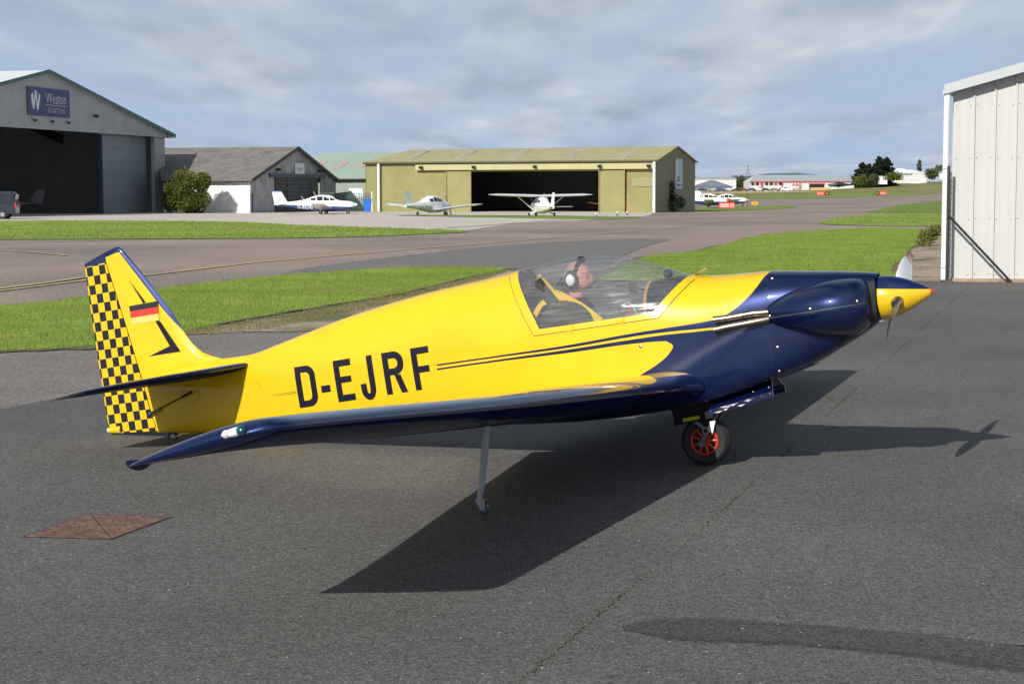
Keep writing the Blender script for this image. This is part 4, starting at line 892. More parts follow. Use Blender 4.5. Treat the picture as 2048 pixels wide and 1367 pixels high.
for v in hd:
    d = v.co.copy(); x, y, z = d
    r = Vector((.098*x, .074*y, .112*z))
    if z < -.25: r.x = r.x*(1-.18*(-z-.25))+.012*max(0, x); r.y *= 1-.35*(-z-.25)
    if x > .55:      # face: brow, nose, mouth, chin
        n_ = math.exp(-((y/.16)**2+((z+.12)/.20)**2)); r.x += .022*n_
        n_ = math.exp(-((y/.5)**2+((z-.16)/.10)**2)); r.x += .006*n_
        for e in (-1, 1): r.x -= .010*math.exp(-(((y-e*.38)/.16)**2+((z-.02)/.11)**2))
        r.x -= .006*math.exp(-((y/.3)**2+((z+.46)/.05)**2)); r.x += .008*math.exp(-((y/.3)**2+((z+.72)/.14)**2))
    v.co = hc+Matrix.Rotation(R_(4), 3, 'Y') @ r; fs.update(v.link_faces)
for f in fs:
    c_ = f.calc_center_median()-hc; f.smooth = True; f.material_index = 3 if (c_.x < -.025+.03*math.sin(c_.z*40) and c_.z > -.06 and c_.z < .085) else 0
for e in (-1, 1):
    er = bmesh.ops.create_uvsphere(bm, u_segments=10, v_segments=8, radius=1.0)['verts']
    for v in er: v.co = hc+Vector((.0+v.co.x*.018, e*.074+v.co.y*.01, -.005+v.co.z*.03))
    for f in {f for v in er for f in v.link_faces}: f.material_index = 0; f.smooth = True
    er = bmesh.ops.create_uvsphere(bm, u_segments=8, v_segments=6, radius=.007)['verts']
    for v in er: v.co += hc+Vector((.083, e*.028, .006))
    for f in {f for v in er for f in v.link_faces}: f.material_index = 4; f.smooth = True
    for k in range(4):      # fingers closing on the stick
        base_ = Vector((-1.985, e*.05-.015, -.135+k*.018)); ring = bmesh.ops.create_uvsphere(bm, u_segments=8, v_segments=6, radius=1)['verts']
        for v in ring: v.co = base_+Vector((v.co.x*.035, v.co.y*.011, v.co.z*.010))
        for f in {f for v in ring for f in v.link_faces}: f.smooth = True
bm.verts.ensure_lookup_table()
seatp = Vector((-2.2, 0, -.40))
for v in bm.verts: v.co -= seatp
person = bmk('person', bm, [M['skin'], M['jacket'], M['trousers'], M['hair'], M['blackprint']])
tag(person, 'person in dark jacket and headset sitting in the cockpit under the canopy', 'person')
person.matrix_world = Matrix.Translation(A) @ ROT.to_4x4() @ Matrix.Translation(seatp-WC)
q = MB()
arcp = [(hc.x-.005+.045*math.cos(a), .098*math.sin(a), hc.z+.0+.128*math.cos(a)) for a in np.linspace(-1.5, 1.5, 15)]
q.tube(arcp, .010, 8)
q.tube([(hc.x+.04, 0.03, hc.z+.122), (hc.x+.04, -.03, hc.z+.122)], .02, 8)
for e in (-1, 1): q.lathe([(.0, .0), (.045, .0), (.05, .012), (.046, .026), (.03, .03)], Matrix.Translation((hc.x-.018, e*.07, hc.z-.012)) @ Matrix.Diagonal((1.0, 1, 1.25, 1)) @ Matrix.Rotation(R_(-90*e), 4, 'X'), 20)
q.tube([(hc.x+.0, -.095, hc.z-.05), (hc.x+.06, -.085, hc.z-.075), (hc.x+.105, -.03, hc.z-.07)], .005, 6)
hs = q.build('headset', M['black'], person, True, -seatp)
for e in (-1, 1):
    q = MB(); q.lathe([(.033, .026), (.031, .036), (.02, .043), (0, .044)], Matrix.Translation((hc.x-.018, e*.07, hc.z-.012)) @ Matrix.Diagonal((1.0, 1, 1.25, 1)) @ Matrix.Rotation(R_(-90*e), 4, 'X'), 20); q.build('ear_cup', M['white'], hs, True)

# ================================================================== lettering helper
def text_mesh(s, size, Mx, name, mat, parent, sx=1.0, bold=0, spacing=1.0):
    cu = bpy.data.curves.new('t', 'FONT'); cu.body = s; cu.size = size; cu.align_x = 'CENTER'; cu.align_y = 'CENTER'; cu.offset = bold; cu.resolution_u = 2; cu.space_character = spacing
    o = bpy.data.objects.new('t', cu); col.objects.link(o); bpy.context.view_layer.update(); dg = bpy.context.evaluated_depsgraph_get()
    me = bpy.data.meshes.new_from_object(o.evaluated_get(dg)); bpy.data.objects.remove(o); me.name = name
    me.transform(Matrix.Diagonal((sx, 1, 1, 1))); me.transform(Mx); me.materials.clear(); me.materials.append(mat)
    ob = bpy.data.objects.new(name, me); link(ob, parent); return ob
FACE_Y = Matrix(((-1,0,0,0),(0,0,1,0),(0,1,0,0),(0,0,0,1)))       # reads from the +y side
FACE_NY = Matrix(((1,0,0,0),(0,0,-1,0),(0,1,0,0),(0,0,0,1)))      # reads from the -y side
FACE_NX = Matrix(((0,0,-1,0),(-1,0,0,0),(0,1,0,0),(0,0,0,1)))     # reads from the -x side
T_ = Matrix.Translation
# ================================================================== building materials
def clad(name, c, rib=.25, depth=.03, axis=0, rough=.5, var=.12, stain=None):
    t = NT(name); x, y, z = t.xyz(); co = (x, y, z)[axis]
    n = t.ramp(t.noise(.6, 5, .65), .3, .7); cc = t.mix(n, tuple(k*(1-var) for k in c), tuple(min(1, k*(1+var)) for k in c))
    if stain:
        st = t.noise(1.0, 5, .7, vec=t.mapping((1.5, 1.5, .25))); cc = t.mix(t.ramp(st, .5, .72), cc, stain)
    if rib:
        w = t.math('SINE', t.math('MULTIPLY', co, 2*math.pi/rib)); t.bump(w, .6, depth)
    return t.fin(cc, rough)
M['weston'] = clad('grey_cladding', (.36, .38, .40), .5, .03); M['wroof'] = clad('pale_roof', (.66, .70, .70), 1.0, .03, 0, .5, .06); M['wtrim'] = plain('green_trim', (.06, .14, .13), .5)
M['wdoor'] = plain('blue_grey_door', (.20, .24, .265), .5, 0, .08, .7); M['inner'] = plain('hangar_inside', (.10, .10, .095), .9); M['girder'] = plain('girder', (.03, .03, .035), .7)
M['olive'] = clad('olive_cladding', (.27, .255, .105), .0, .05); M['oliver'] = clad('olive_roof', (.36, .34, .175), .35, .03, 0, .6, .08, (.30, .27, .17)); M['olivebeam'] = plain('olive_beam', (.40, .38, .19), .6, 0, .08, 1)
M['faded'] = plain('faded_roof_sheet', (.34, .31, .23), .7, 0, .15, 1)
M['asb'] = clad('weathered_sheet', (.17, .16, .15), .3, .03, 0, .9, .3, (.24, .23, .20)); M['asbwall'] = plain('grey_asbestos_sheet', (.36, .37, .39), .9, 0, .3, .8, None, .3, 8); M['limewash'] = plain('whitewashed_wall', (.70, .70, .68), .9, 0, .1, 1.3, None, .3, 6)
M['slat'] = plain('dark_slat', (.06, .085, .13), .6, 0, .25, 1); M['slatb'] = plain('brown_slat', (.06, .055, .055), .6, 0, .25, 1)
M['pgreen'] = clad('pale_green_cladding', (.27, .32, .27), .3, .03, 0); M['pgroof'] = clad('pale_green_roof', (.31, .38, .31), .5, .03, 0, .6, .08); M['pink'] = plain('faded_rooflight', (.40, .31, .27), .7)
M['grey'] = clad('light_grey_panel', (.50, .50, .475), .2025, .0022, 0, .45, .04); M['greytrim'] = plain('grey_trim', (.45, .48, .49), .5, 0, .06, 2); M['pvc'] = plain('white_pipe', (.78, .80, .83), .35, 0, .05, 1)
M['signblue'] = plain('sign_blue', (.035, .05, .16), .45); M['signwhite'] = plain('sign_white', (.75, .77, .78), .45); M['signgrey'] = plain('sign_silver', (.52, .52, .54), .45); M['lampblk'] = plain('lamp_housing', (.02, .02, .022), .5)
M['pane'] = plain('dark_window', (.012, .016, .02), .08, 0, .2, 3, .5)
def rotz_of(d): return math.atan2(d[1], d[0])
def quadp(mb, pts, th, n):      # slab from 4 points, thickness th along n
    n = Vector(n)*th; P = [Vector(p) for p in pts]; mb.hexa([p-n for p in P], P); return mb
def floodlight(parent, p, out, sz=.35):
    q = MB(); q.box((0, 0, 0), (sz, sz*.7, sz*.7)); q.box((0, sz*.42, sz*.1), (sz*1.2, sz*.2, sz*.9)); q.tube([(0, 0, 0), (0, -sz*1.2, sz*.2)], sz*.12, 6)
    o = q.build('floodlight', M['lampblk'], parent); o.location = p; o.rotation_euler = (R_(-20), 0, out); return o
# ---------------- big grey hangar at the left edge (local +x runs along the front towards the camera, +y out of the front)
d_ = (-.254, -.967)
wh_ = thing('hangar', 'large grey hangar with navy sign on its gable and open dark doorway', 'hangar', (-32.6, 172, 0), rotz_of(d_))
HW, EV, RG, LT = 22.4, 7.3, 11.6, 6.94
def roofz(x): return EV+(RG-EV)*(1-abs(x-HW)/HW)
q = MB(); n = 60
for i in range(n):
    a, b = 2*HW*i/n, 2*HW*(i+1)/n; q.hexa([(a,.35,LT),(b,.35,LT),(b,.5,LT),(a,.5,LT)], [(a,.35,roofz(a)),(b,.35,roofz(b)),(b,.5,roofz(b)),(a,.5,roofz(a))])
q.build('gable_cladding', M['weston'], wh_)
q = MB(); q.hexa([(0,-.1,-.3),(2.2,-.1,-.3),(2.2,.25,-.3),(0,.25,-.3)], [(0,-.1,LT+.2),(2.2,-.1,LT+.2),(2.2,.25,LT+.2),(0,.25,LT+.2)]); q.build('front_pier', M['weston'], wh_)
for x in (.1, 2*HW-.1): q = MB(); q.box((x, -20, 3.5), (.2, 39.5, 7.6)); q.build('side_wall', M['weston'], wh_)
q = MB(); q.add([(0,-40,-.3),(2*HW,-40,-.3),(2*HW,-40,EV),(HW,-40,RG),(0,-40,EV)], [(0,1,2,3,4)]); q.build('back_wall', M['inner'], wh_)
for s in (0, 1):
    e = -1.2 if s == 0 else 2*HW+1.2; ez = EV-(RG-EV)/HW*1.2; q = MB(); P4 = [(e,.75,ez+.12),(HW,.75,RG+.12),(HW,-40.3,RG+.12),(e,-40.3,ez+.12)]
    q.hexa([(p[0],p[1],p[2]-.14) for p in P4], P4) if s == 0 else q.hexa([(p[0],p[1],p[2]-.14) for p in P4[::-1]], P4[::-1]); q.build('roof', M['wroof'], wh_)
    q = MB(); q.hexa([(e,.76,ez-.1),(HW,.76,RG-.1),(HW,.84,RG-.1),(e,.84,ez-.1)], [(e,.76,ez+.2),(HW,.76,RG+.2),(HW,.84,RG+.2),(e,.84,ez+.2)]); q.build('roof_trim', M['wtrim'], wh_)
q = MB(); q.hexa([(-1.2,-.1,LT-.02),(0,-.1,LT-.02),(0,.7,LT-.02),(-1.2,.7,LT-.02)], [(-1.2,-.1,EV-.35),(0,-.1,EV-.1),(0,.7,EV-.1),(-1.2,.7,EV-.35)]); q.build('eave_return', M['weston'], wh_)
for (a, b, yy) in ((2.2, 6.5, -.55), (6.35, 12.0, -.15)):
    dl = MB(); dl.box(((a+b)/2, yy-.12, LT/2), (b-a, .12, LT+.4)); dlo = dl.build('door_leaf', M['wdoor'], wh_)
    for k in range(6):
        z0 = .05+k*1.14; q = MB(); q.box(((a+b)/2, yy-.04, z0+.555), (b-a-.06, .06, 1.11)); q.build('door_panel', M['wdoor'], dlo)
q = MB(); q.box((12.0, -.15, 3.4), (.12, .35, 6.9)); q.build('door_edge', plain('door_edge_blue', (.04, .06, .14), .5), wh_)
for x in (9.5, 16, 22.4, 29, 36):      # portal frames inside, back wall rails
    q = MB(); q.box((x, -39.6, 3.8), (.35, .3, 8)); q.build('column', M['girder'], wh_)
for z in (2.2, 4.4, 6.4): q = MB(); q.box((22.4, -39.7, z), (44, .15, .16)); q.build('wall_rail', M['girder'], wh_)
for a, b in (((9.5, 4.4), (16, .8)), ((22.4, .8), (16, 4.4)), ((22.4, 4.4), (29, .8)), ((36, .8), (29, 4.4))):
    q = MB(); q.tube([(a[0], -39.6, a[1]), (b[0], -39.6, b[1])], .09, 6); q.build('brace', M['girder'], wh_)
for y in (-10, -20, -30):
    for s in (0, 1):
        q = MB(); e = .5 if s == 0 else 2*HW-.5; q.hexa([(e,y-.1,EV-.9),(HW,y-.1,RG-.9),(HW,y+.1,RG-.9),(e,y+.1,EV-.9)], [(e,y-.1,EV-.15),(HW,y-.1,RG-.15),(HW,y+.1,RG-.15),(e,y+.1,EV-.15)]); q.build('rafter', M['girder'], wh_)
sg = MB(); sg.box((22.2, .56, 9.15), (6.9, .08, 2.25)); sgo = sg.build('sign_board', M['signblue'], wh_)
S = lambda x, z: T_((x, .61, z)) @ FACE_Y
text_mesh('Weston', 1.22, S(21.0, 9.45), 'sign_lettering', M['signgrey'], sgo, .86)
text_mesh('AVIATION', .62, S(21.0, 8.48), 'sign_lettering', M['signgrey'], sgo, .78, 0, 1.35)
q = MB(); q.box((21.0, .61, 8.93), (3.7, .006, .05)); q.build('sign_rule', M['signgrey'], sgo)
cxm, czm = 24.35, 9.2      # round emblem with a white W-shaped sweep
q = MB(); q.add([(cxm+.92*math.cos(a), .606, czm+.86*math.sin(a)) for a in np.linspace(0, 2*math.pi, 33)[:-1]], [tuple(range(32))]); q.build('emblem_disc', plain('emblem_blue', (.06, .09, .26), .4), sgo)
for pts in ([(.78,.42),(.45,.62),(.28,-.72),(.50,-.68)], [(.50,-.68),(.28,-.72),(.0,.50),(.12,.80)], [(.12,.80),(-.12,.80),(-.35,-.66),(-.18,-.78)], [(-.18,-.78),(-.38,-.70),(-.72,.40),(-.52,.62)]):
    q = MB(); q.add([(cxm+u, .612, czm+v) for u, v in pts], [(0, 1, 2, 3)]); q.build('emblem_stroke', M['signwhite'], sgo)
for x in (19.3, 22.0, 24.8): floodlight(wh_, (x, .75, 7.6), 0, .22)
floodlight(wh_, (14.4, .75, 8.35), 0, .3)
# ---------------- old shed with dark weathered roof (local x runs left along the white wall, +y towards camera)
lx = (-.968, .25)
sh = thing('shed', 'old whitewashed shed with dark weathered roof and grey gable end', 'shed', (-23.5, 165, 0), rotz_of(lx))
SE, SR, SW, SL_ = 3.02, 6.07, 22.3, 8.4
q = MB(); q.box((SL_/2, -.1, .75), (SL_, .2, 2.1)); q.build('rendered_wall', M['limewash'], sh)
for i in range(8):
    q = MB(); q.box((i*1.05+.52, -.06+random.uniform(-.02, .02), 2.42), (1.035, .1, 1.22)); q.build('wall_sheet', M['limewash'] if i % 5 else M['signwhite'], sh)
for s in (0, 1):
    y0 = .45 if s == 0 else -SW-.45; z0 = SE-(SR-SE)/(SW/2)*.45; q = MB(); P4 = [(-.4,y0,z0+.1),(-.4,-SW/2,SR+.1),(SL_+5.8,-SW/2,SR+.1),(SL_ if s == 0 else SL_+11,y0,z0+.1)]; P4 = P4 if s else P4[::-1]
    q.hexa([(p[0],p[1],p[2]-.1) for p in P4], P4); q.build('roof', M['asb'], sh)
    q = MB(); q.hexa([(-.46,y0,z0-.16),(-.40,y0,z0-.16),(-.40,-SW/2,SR-.16),(-.46,-SW/2,SR-.16)], [(-.46,y0,z0+.14),(-.40,y0,z0+.14),(-.40,-SW/2,SR+.14),(-.46,-SW/2,SR+.14)]); q.build('bargeboard', M['lampblk'], sh)
q = MB(); q.tube([(0, .42, SE-.2), (SL_, .42, SE-.2)], .09, 8); q.build('gutter', M['lampblk'], sh)
def shz(y): return SE+(SR-SE)*(1-abs(y+SW/2)/(SW/2))
nsh = 20
for i in range(nsh):
    a, b = -SW*i/nsh, -SW*(i+1)/nsh; mid = -(a+b)/2
    if 5.81 < mid < 17.3: rng_z = [(3.55, None)]
    else: rng_z = [(-.2, 1.75), (1.78, None)]
    for z0, z1 in rng_z:
        dx = random.uniform(0, .04); q = MB(); za, zb2 = (z1, z1) if z1 else (shz(a)-.02, shz(b)-.02); 
        q.hexa([(-.08-dx,a-.015,z0),(-.08-dx,b+.015,z0),(0-dx,b+.015,z0),(-dx,a-.015,z0)][::-1], [(-.08-dx,a-.015,za),(-.08-dx,b+.015,zb2),(-dx,b+.015,zb2),(-dx,a-.015,za)][::-1]); q.build('gable_sheet', M['asbwall'], sh)
q = MB(); q.box((-.22, -11.4, 3.4), (.25, 14.5, .35)); q.build('door_rail', M['slat'], sh)
for (a, b, m_) in ((5.9, 8.8, 'slatb'), (8.9, 14.8, 'slat'), (14.9, 17.2, 'slatb')):
    fr = MB(); fr.box((-.02, -(a+b)/2, 1.6), (.06, b-a, 3.3)); dlf = fr.build('door_leaf', M['slatb'], sh)
    for k in range(9): q = MB(); q.box((-.08, -(a+b)/2, .1+k*.36+.15), (.06, b-a-.08, .30), Matrix.Rotation(R_(-6), 3, 'Y')); q.build('plank', M[m_], dlf)
for y in (-.15, -SW+.15): q = MB(); q.box((-.13, y, .75), (.12, .35, 2.0)); q.build('corner_post', plain('blue_post', (.03, .05, .10), .6), sh)
sb = MB(); sb.box((-.2, -11.9, 4.0), (.06, 2.4, 1.25)); sbo = sb.build('sign_board', M['signwhite'], sh)
text_mesh('Aeros', .62, T_((-.24, -11.9, 4.1)) @ FACE_NX, 'sign_lettering', plain('sign_azure', (.08, .25, .55), .5), sbo)
for y in (-6.2, -17.0):
    q = MB(); q.box((-.35, y, 3.95), (.35, .3, .25)); q.tube([(-.05, y, 3.8), (-.35, y, 3.95)], .05, 6); q.build('floodlight', M['lampblk'], sh)
# ---------------- pale green hangar behind
lo = (-.913, .407)
gh = thing('hangar', 'pale green hangar with faded roof panels behind the olive hangar', 'hangar', (-10.8, 186, 0), rotz_of(lo))
q = MB(); q.box((7, -5, 1.6), (14, 10, 3.6)); q.build('wall', M['pgreen'], gh)
for s in (0, 1):
    P4 = [(-.3,.35,3.28),(-.3,-9,6.15),(14.6,-9,6.15),(14.6,.35,3.28)] if s == 0 else [(-.3,-9,6.15),(-.3,-18,3.28),(14.6,-18,3.28),(14.6,-9,6.15)]
    q = MB(); P4 = P4[::-1]; q.hexa([(p[0],p[1],p[2]-.1) for p in P4], P4); q.build('roof', M['pgroof'], gh)
q = MB(); q.tube([(-.3, .42, 3.15), (14.6, .42, 3.15)], .09, 8); q.build('gutter', M['lampblk'], gh)
for k in range(5):
    a = 1.2+k*2.7; q = MB(); q.hexa([(a+.9,-3.1,4.355),(a+.9,-5.4,5.06),(a,-5.4,5.06),(a,-3.1,4.355)], [(a+.9,-3.1,4.375),(a+.9,-5.4,5.08),(a,-5.4,5.08),(a,-3.1,4.375)]); q.build('rooflight', M['pink'], gh)
sb = MB(); sb.box((5.6, .06, 1.75), (1.6, .06, 1.0)); sbo = sb.build('sign_board', M['signwhite'], gh); text_mesh('Aeros', .5, T_((5.6, .095, 1.75)) @ FACE_Y, 'sign_lettering', plain('sign_azure2', (.08, .25, .55), .5), sbo)
# ---------------- olive hangar
oh = thing('hangar', 'long olive green hangar with wide open doorway and dark shaded gable', 'hangar', (12.95, 165, 0), rotz_of(lo))
OE, OR, OW, OL = 4.64, 6.0, 11.0, 29.56
def corr(name, x0, x1, y, z0, z1, parent, mat, pitch=.3, dep=.07, ax=0):
    n_ = max(2, int(abs(x1-x0)/pitch*2)); vs = []; fs = []
    for i in range(n_+1):
        u = x0+(x1-x0)*i/n_; dd = dep if (i//1) % 2 else 0
        for z in (z0, z1): vs.append((u, y+dd, z) if ax == 0 else (y-dd, u, z))
        if i: fs.append((2*i-2, 2*i, 2*i+1, 2*i-1))
    return mk(name, vs, fs, mat, parent)
corr('corrugated_wall', 18.4, OL, -.05, -.4, OE, oh, M['olive']); corr('corrugated_wall', 0, .2, -.05, -.3, OE, oh, M['olive'])
q = MB(); q.box(((.2+18.4)/2, -.05, 4.2), (18.3, .1, .9)); q.build('lintel', M['olive'], oh)
corr('sliding_door', 2.96, 5.35, .16, 0, 3.86, oh, M['olive'], .26, .05); corr('sliding_door', 18.36, 20.8, .16, 0, 3.86, oh, M['olive'], .26, .05); corr('sliding_door', .2, 2.9, -.12, 0, 3.86, oh, M['olive'], .3, .07)
q = MB(); q.box((1.35, -.02, 2.75), (2.0, .012, .85)); q.build('repaired_sheet', plain('darker_olive', (.25, .25, .12), .6), oh)
for x in (2.96, 5.4, 18.3, 20.85): q = MB(); q.box((x, .19, 1.93), (.09, .14, 3.86)); q.build('door_post', plain('rusty_post%.0f' % x, (.30, .20, .09), .7, 0, .3, 3), oh)
q = MB(); q.box((12.0, .3, 4.17), (24.0, .22, .52)); q.build('door_rail', M['olivebeam'], oh)
q = MB(); q.tube([(-.25, .32, OE-.02), (OL+.1, .32, OE-.02)], .1, 8); q.build('gutter', plain('olive_gutter', (.09, .085, .05), .6), oh)
for x in (.08, 27.97): q = MB(); q.tube([(x, .36, -.2), (x, .36, OE-.1)], .13, 10); q.build('downpipe', M['pvc'], oh)
for x in (.5, 5.2, 11.6, 17.8, 23.3): floodlight(oh, (x, .58, 4.17), 0, .28)
t = NT('olive_gable'); M['ogable'] = clad('olive_gable', (.22, .215, .13), .3, .03, 1)
q = MB(); q.add([(0,0,-.4),(0,-OW,-.4),(0,-OW,OE),(0,-OW/2,OR),(0,0,OE)], [(0,1,2,3,4)]); q.build('gable_wall', M['ogable'], oh); q = MB(); q.add([(OL,0,-.4),(OL,-OW,-.4),(OL,-OW,OE),(OL-2,-OW/2,OR-.05),(OL,0,OE)], [(4,3,2,1,0)]); q.build('gable_wall', M['ogable'], oh)
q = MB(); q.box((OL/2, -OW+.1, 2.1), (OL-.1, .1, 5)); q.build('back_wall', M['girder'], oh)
for s in (0, 1):
    y0 = .25 if s == 0 else -OW-.25; P4 = [(-.2,y0,OE+.05),(-.2,-OW/2,OR+.08),(OL-2,-OW/2,OR+.0),(OL+.2,y0,OE+.05)]; P4 = P4[::-1] if s == 0 else P4
    q = MB(); q.hexa([(p[0],p[1],p[2]-.08) for p in P4], P4); q.build('roof', M['oliver'], oh)
for x in (3.2, 8.6, 14.2, 19.8, 25.0):
    f0, f1 = .2, .85; zz = lambda f: OE+.05+(OR+.06-OE-.05)*f+.02; yy = lambda f: .25-(OW/2+.25)*f
    q = MB(); q.hexa([(x+1,yy(f0),zz(f0)-.02),(x+1,yy(f1),zz(f1)-.02),(x,yy(f1),zz(f1)-.02),(x,yy(f0),zz(f0)-.02)], [(x+1,yy(f0),zz(f0)),(x+1,yy(f1),zz(f1)),(x,yy(f1),zz(f1)),(x,yy(f0),zz(f0))]); q.build('rooflight', M['faded'], oh)
q = MB(); q.box((-.06, -6.0, 3.5), (.06, 2.0, 2.8)); bo = q.build('banner', plain('pale_banner', (.52, .60, .66), .5, 0, .18, 1.2), oh)
for z, w_ in ((2.5, 1.2), (2.9, .9), (3.2, .5)): q = MB(); q.box((-.095, -6.0+.1, z), (.006, w_, .16)); q.build('banner_print', plain('banner_print%.1f' % z, (.12, .16, .22), .6, 0, .4, 3), bo)
# ---------------- light grey hangar at the right edge
rd = (.985, -.172)
rb = thing('hangar', 'light grey metal hangar with standing seams at the right edge', 'hangar', (8.75, 36.6, 0), rotz_of(rd))
slope = math.tan(R_(15.5)); top_ = lambda x: 3.86+slope*x
back = Vector((.43, .903, 0))      # side wall runs back in local axes
PWD = .405
for i in range(24):
    a, b = i*PWD, (i+1)*PWD; q = MB(); q.hexa([(a+.004,0,-.1),(b-.004,0,-.1),(b-.004,.05,-.1),(a+.004,.05,-.1)], [(a+.004,0,top_(a)),(b-.004,0,top_(b)),(b-.004,.05,top_(b)),(a+.004,.05,top_(a))]); q.build('wall_panel', M['grey'], rb)
    q = MB(); q.box((b, -.012, (top_(b)-.1)/2), (.035, .05, top_(b)+.05)); q.build('standing_seam', M['grey'], rb)
    q = MB()
    for z in (.15, 1.25, 2.45, 3.5):
        for dx in (.06, .34): q.lathe([(.012, 0), (.012, .006), (0, .008)], T_((a+dx, -.001, z+.02*(i % 2))) @ Matrix.Rotation(R_(90), 4, 'X'), 6)
    q.build('screw', M['steel'], rb)['kind'] = 'stuff'
q = MB(); e = back*22; q.hexa([(0,.05,-.1),(.05,.05,-.1),(e.x+.05,e.y,-.1),(e.x,e.y,-.1)], [(0,.05,3.8),(.05,.05,3.8),(e.x+.05,e.y,3.8),(e.x,e.y,3.8)]); q.build('side_wall', M['grey'], rb)
q = MB(); P4 = [(-.2,-.28,top_(-.2)+.06),(10,-.28,top_(10)+.06),(10+e.x,e.y,top_(10)+.06),(-.2+e.x,e.y,top_(-.2)+.06)]; q.hexa([(p[0],p[1],p[2]-.05) for p in P4], P4); q.build('roof', M['greytrim'], rb)
q = MB(); q.hexa([(-.2,-.30,top_(-.2)-.1),(10,-.30,top_(10)-.1),(10,-.26,top_(10)-.1),(-.2,-.26,top_(-.2)-.1)], [(-.2,-.30,top_(-.2)+.09),(10,-.30,top_(10)+.09),(10,-.26,top_(10)+.09),(-.2,-.26,top_(-.2)+.09)]); q.hexa([(-.2,-.26,top_(-.2)-.1),(10,-.26,top_(10)-.1),(10,.0,top_(10)-.1),(-.2,.0,top_(-.2)-.1)], [(-.2,-.26,top_(-.2)-.08),(10,-.26,top_(10)-.08),(10,.0,top_(10)-.08),(-.2,.0,top_(-.2)-.08)]); q.build('fascia', M['greytrim'], rb)
q = MB(); g0 = Vector((-.16, -.25, 3.75)); q.tube([g0, g0+back*22], .075, 10); q.build('gutter', M['greytrim'], rb)
q = MB(); q.tube([(-.13, -.2, 3.70), (-.13, -.2, 3.5), (-.13, -.12, 3.35), (-.13, -.12, .02)], .065, 14); dp = q.build('downpipe', M['pvc'], rb, True); autosmooth(dp, 50)
for z in (.3, 2.25): q = MB(); q.ring((-.13, -.12, z), (0, 0, 1), .067, .012, 20, 6); q.build('pipe_clip', M['greytrim'], dp)
q = MB(); q.box((4.9, -.06, .03), (9.8, .12, .09)); q.build('base_course', plain('brick_base', (.32, .22, .15), .9, 0, .3, 5), rb)
fp = thing('fence_post', 'black fence end post with diagonal stay against the light grey hangar', 'fence post', (8.60, 36.25, 0))
q = MB(); q.tube([(0, 0, 0), (0, 0, 2.3)], .03, 8); q.build('post', M['lampblk'], fp)
q = MB(); q.tube([(.02, 0, 1.32), (1.22, -.22, .02)], .025, 8); q.build('stay', M['lampblk'], fp)
q = MB()
for i in range(9): q.tube([(.0675*i, .24*i, .05), (.0675*i, .24*i, 2.2)], .004, 4)
for k in range(18): q.tube([(0, 0, .1+k*.12), (.54, 1.92, .1+k*.12)], .004, 4)
o = q.build('wire_mesh', M['steel'], fp); o['kind'] = 'stuff'
q = MB(); q.box((0, 0, .03), (.2, .2, .06)); q.build('foot_block', M['kerb'], fp)

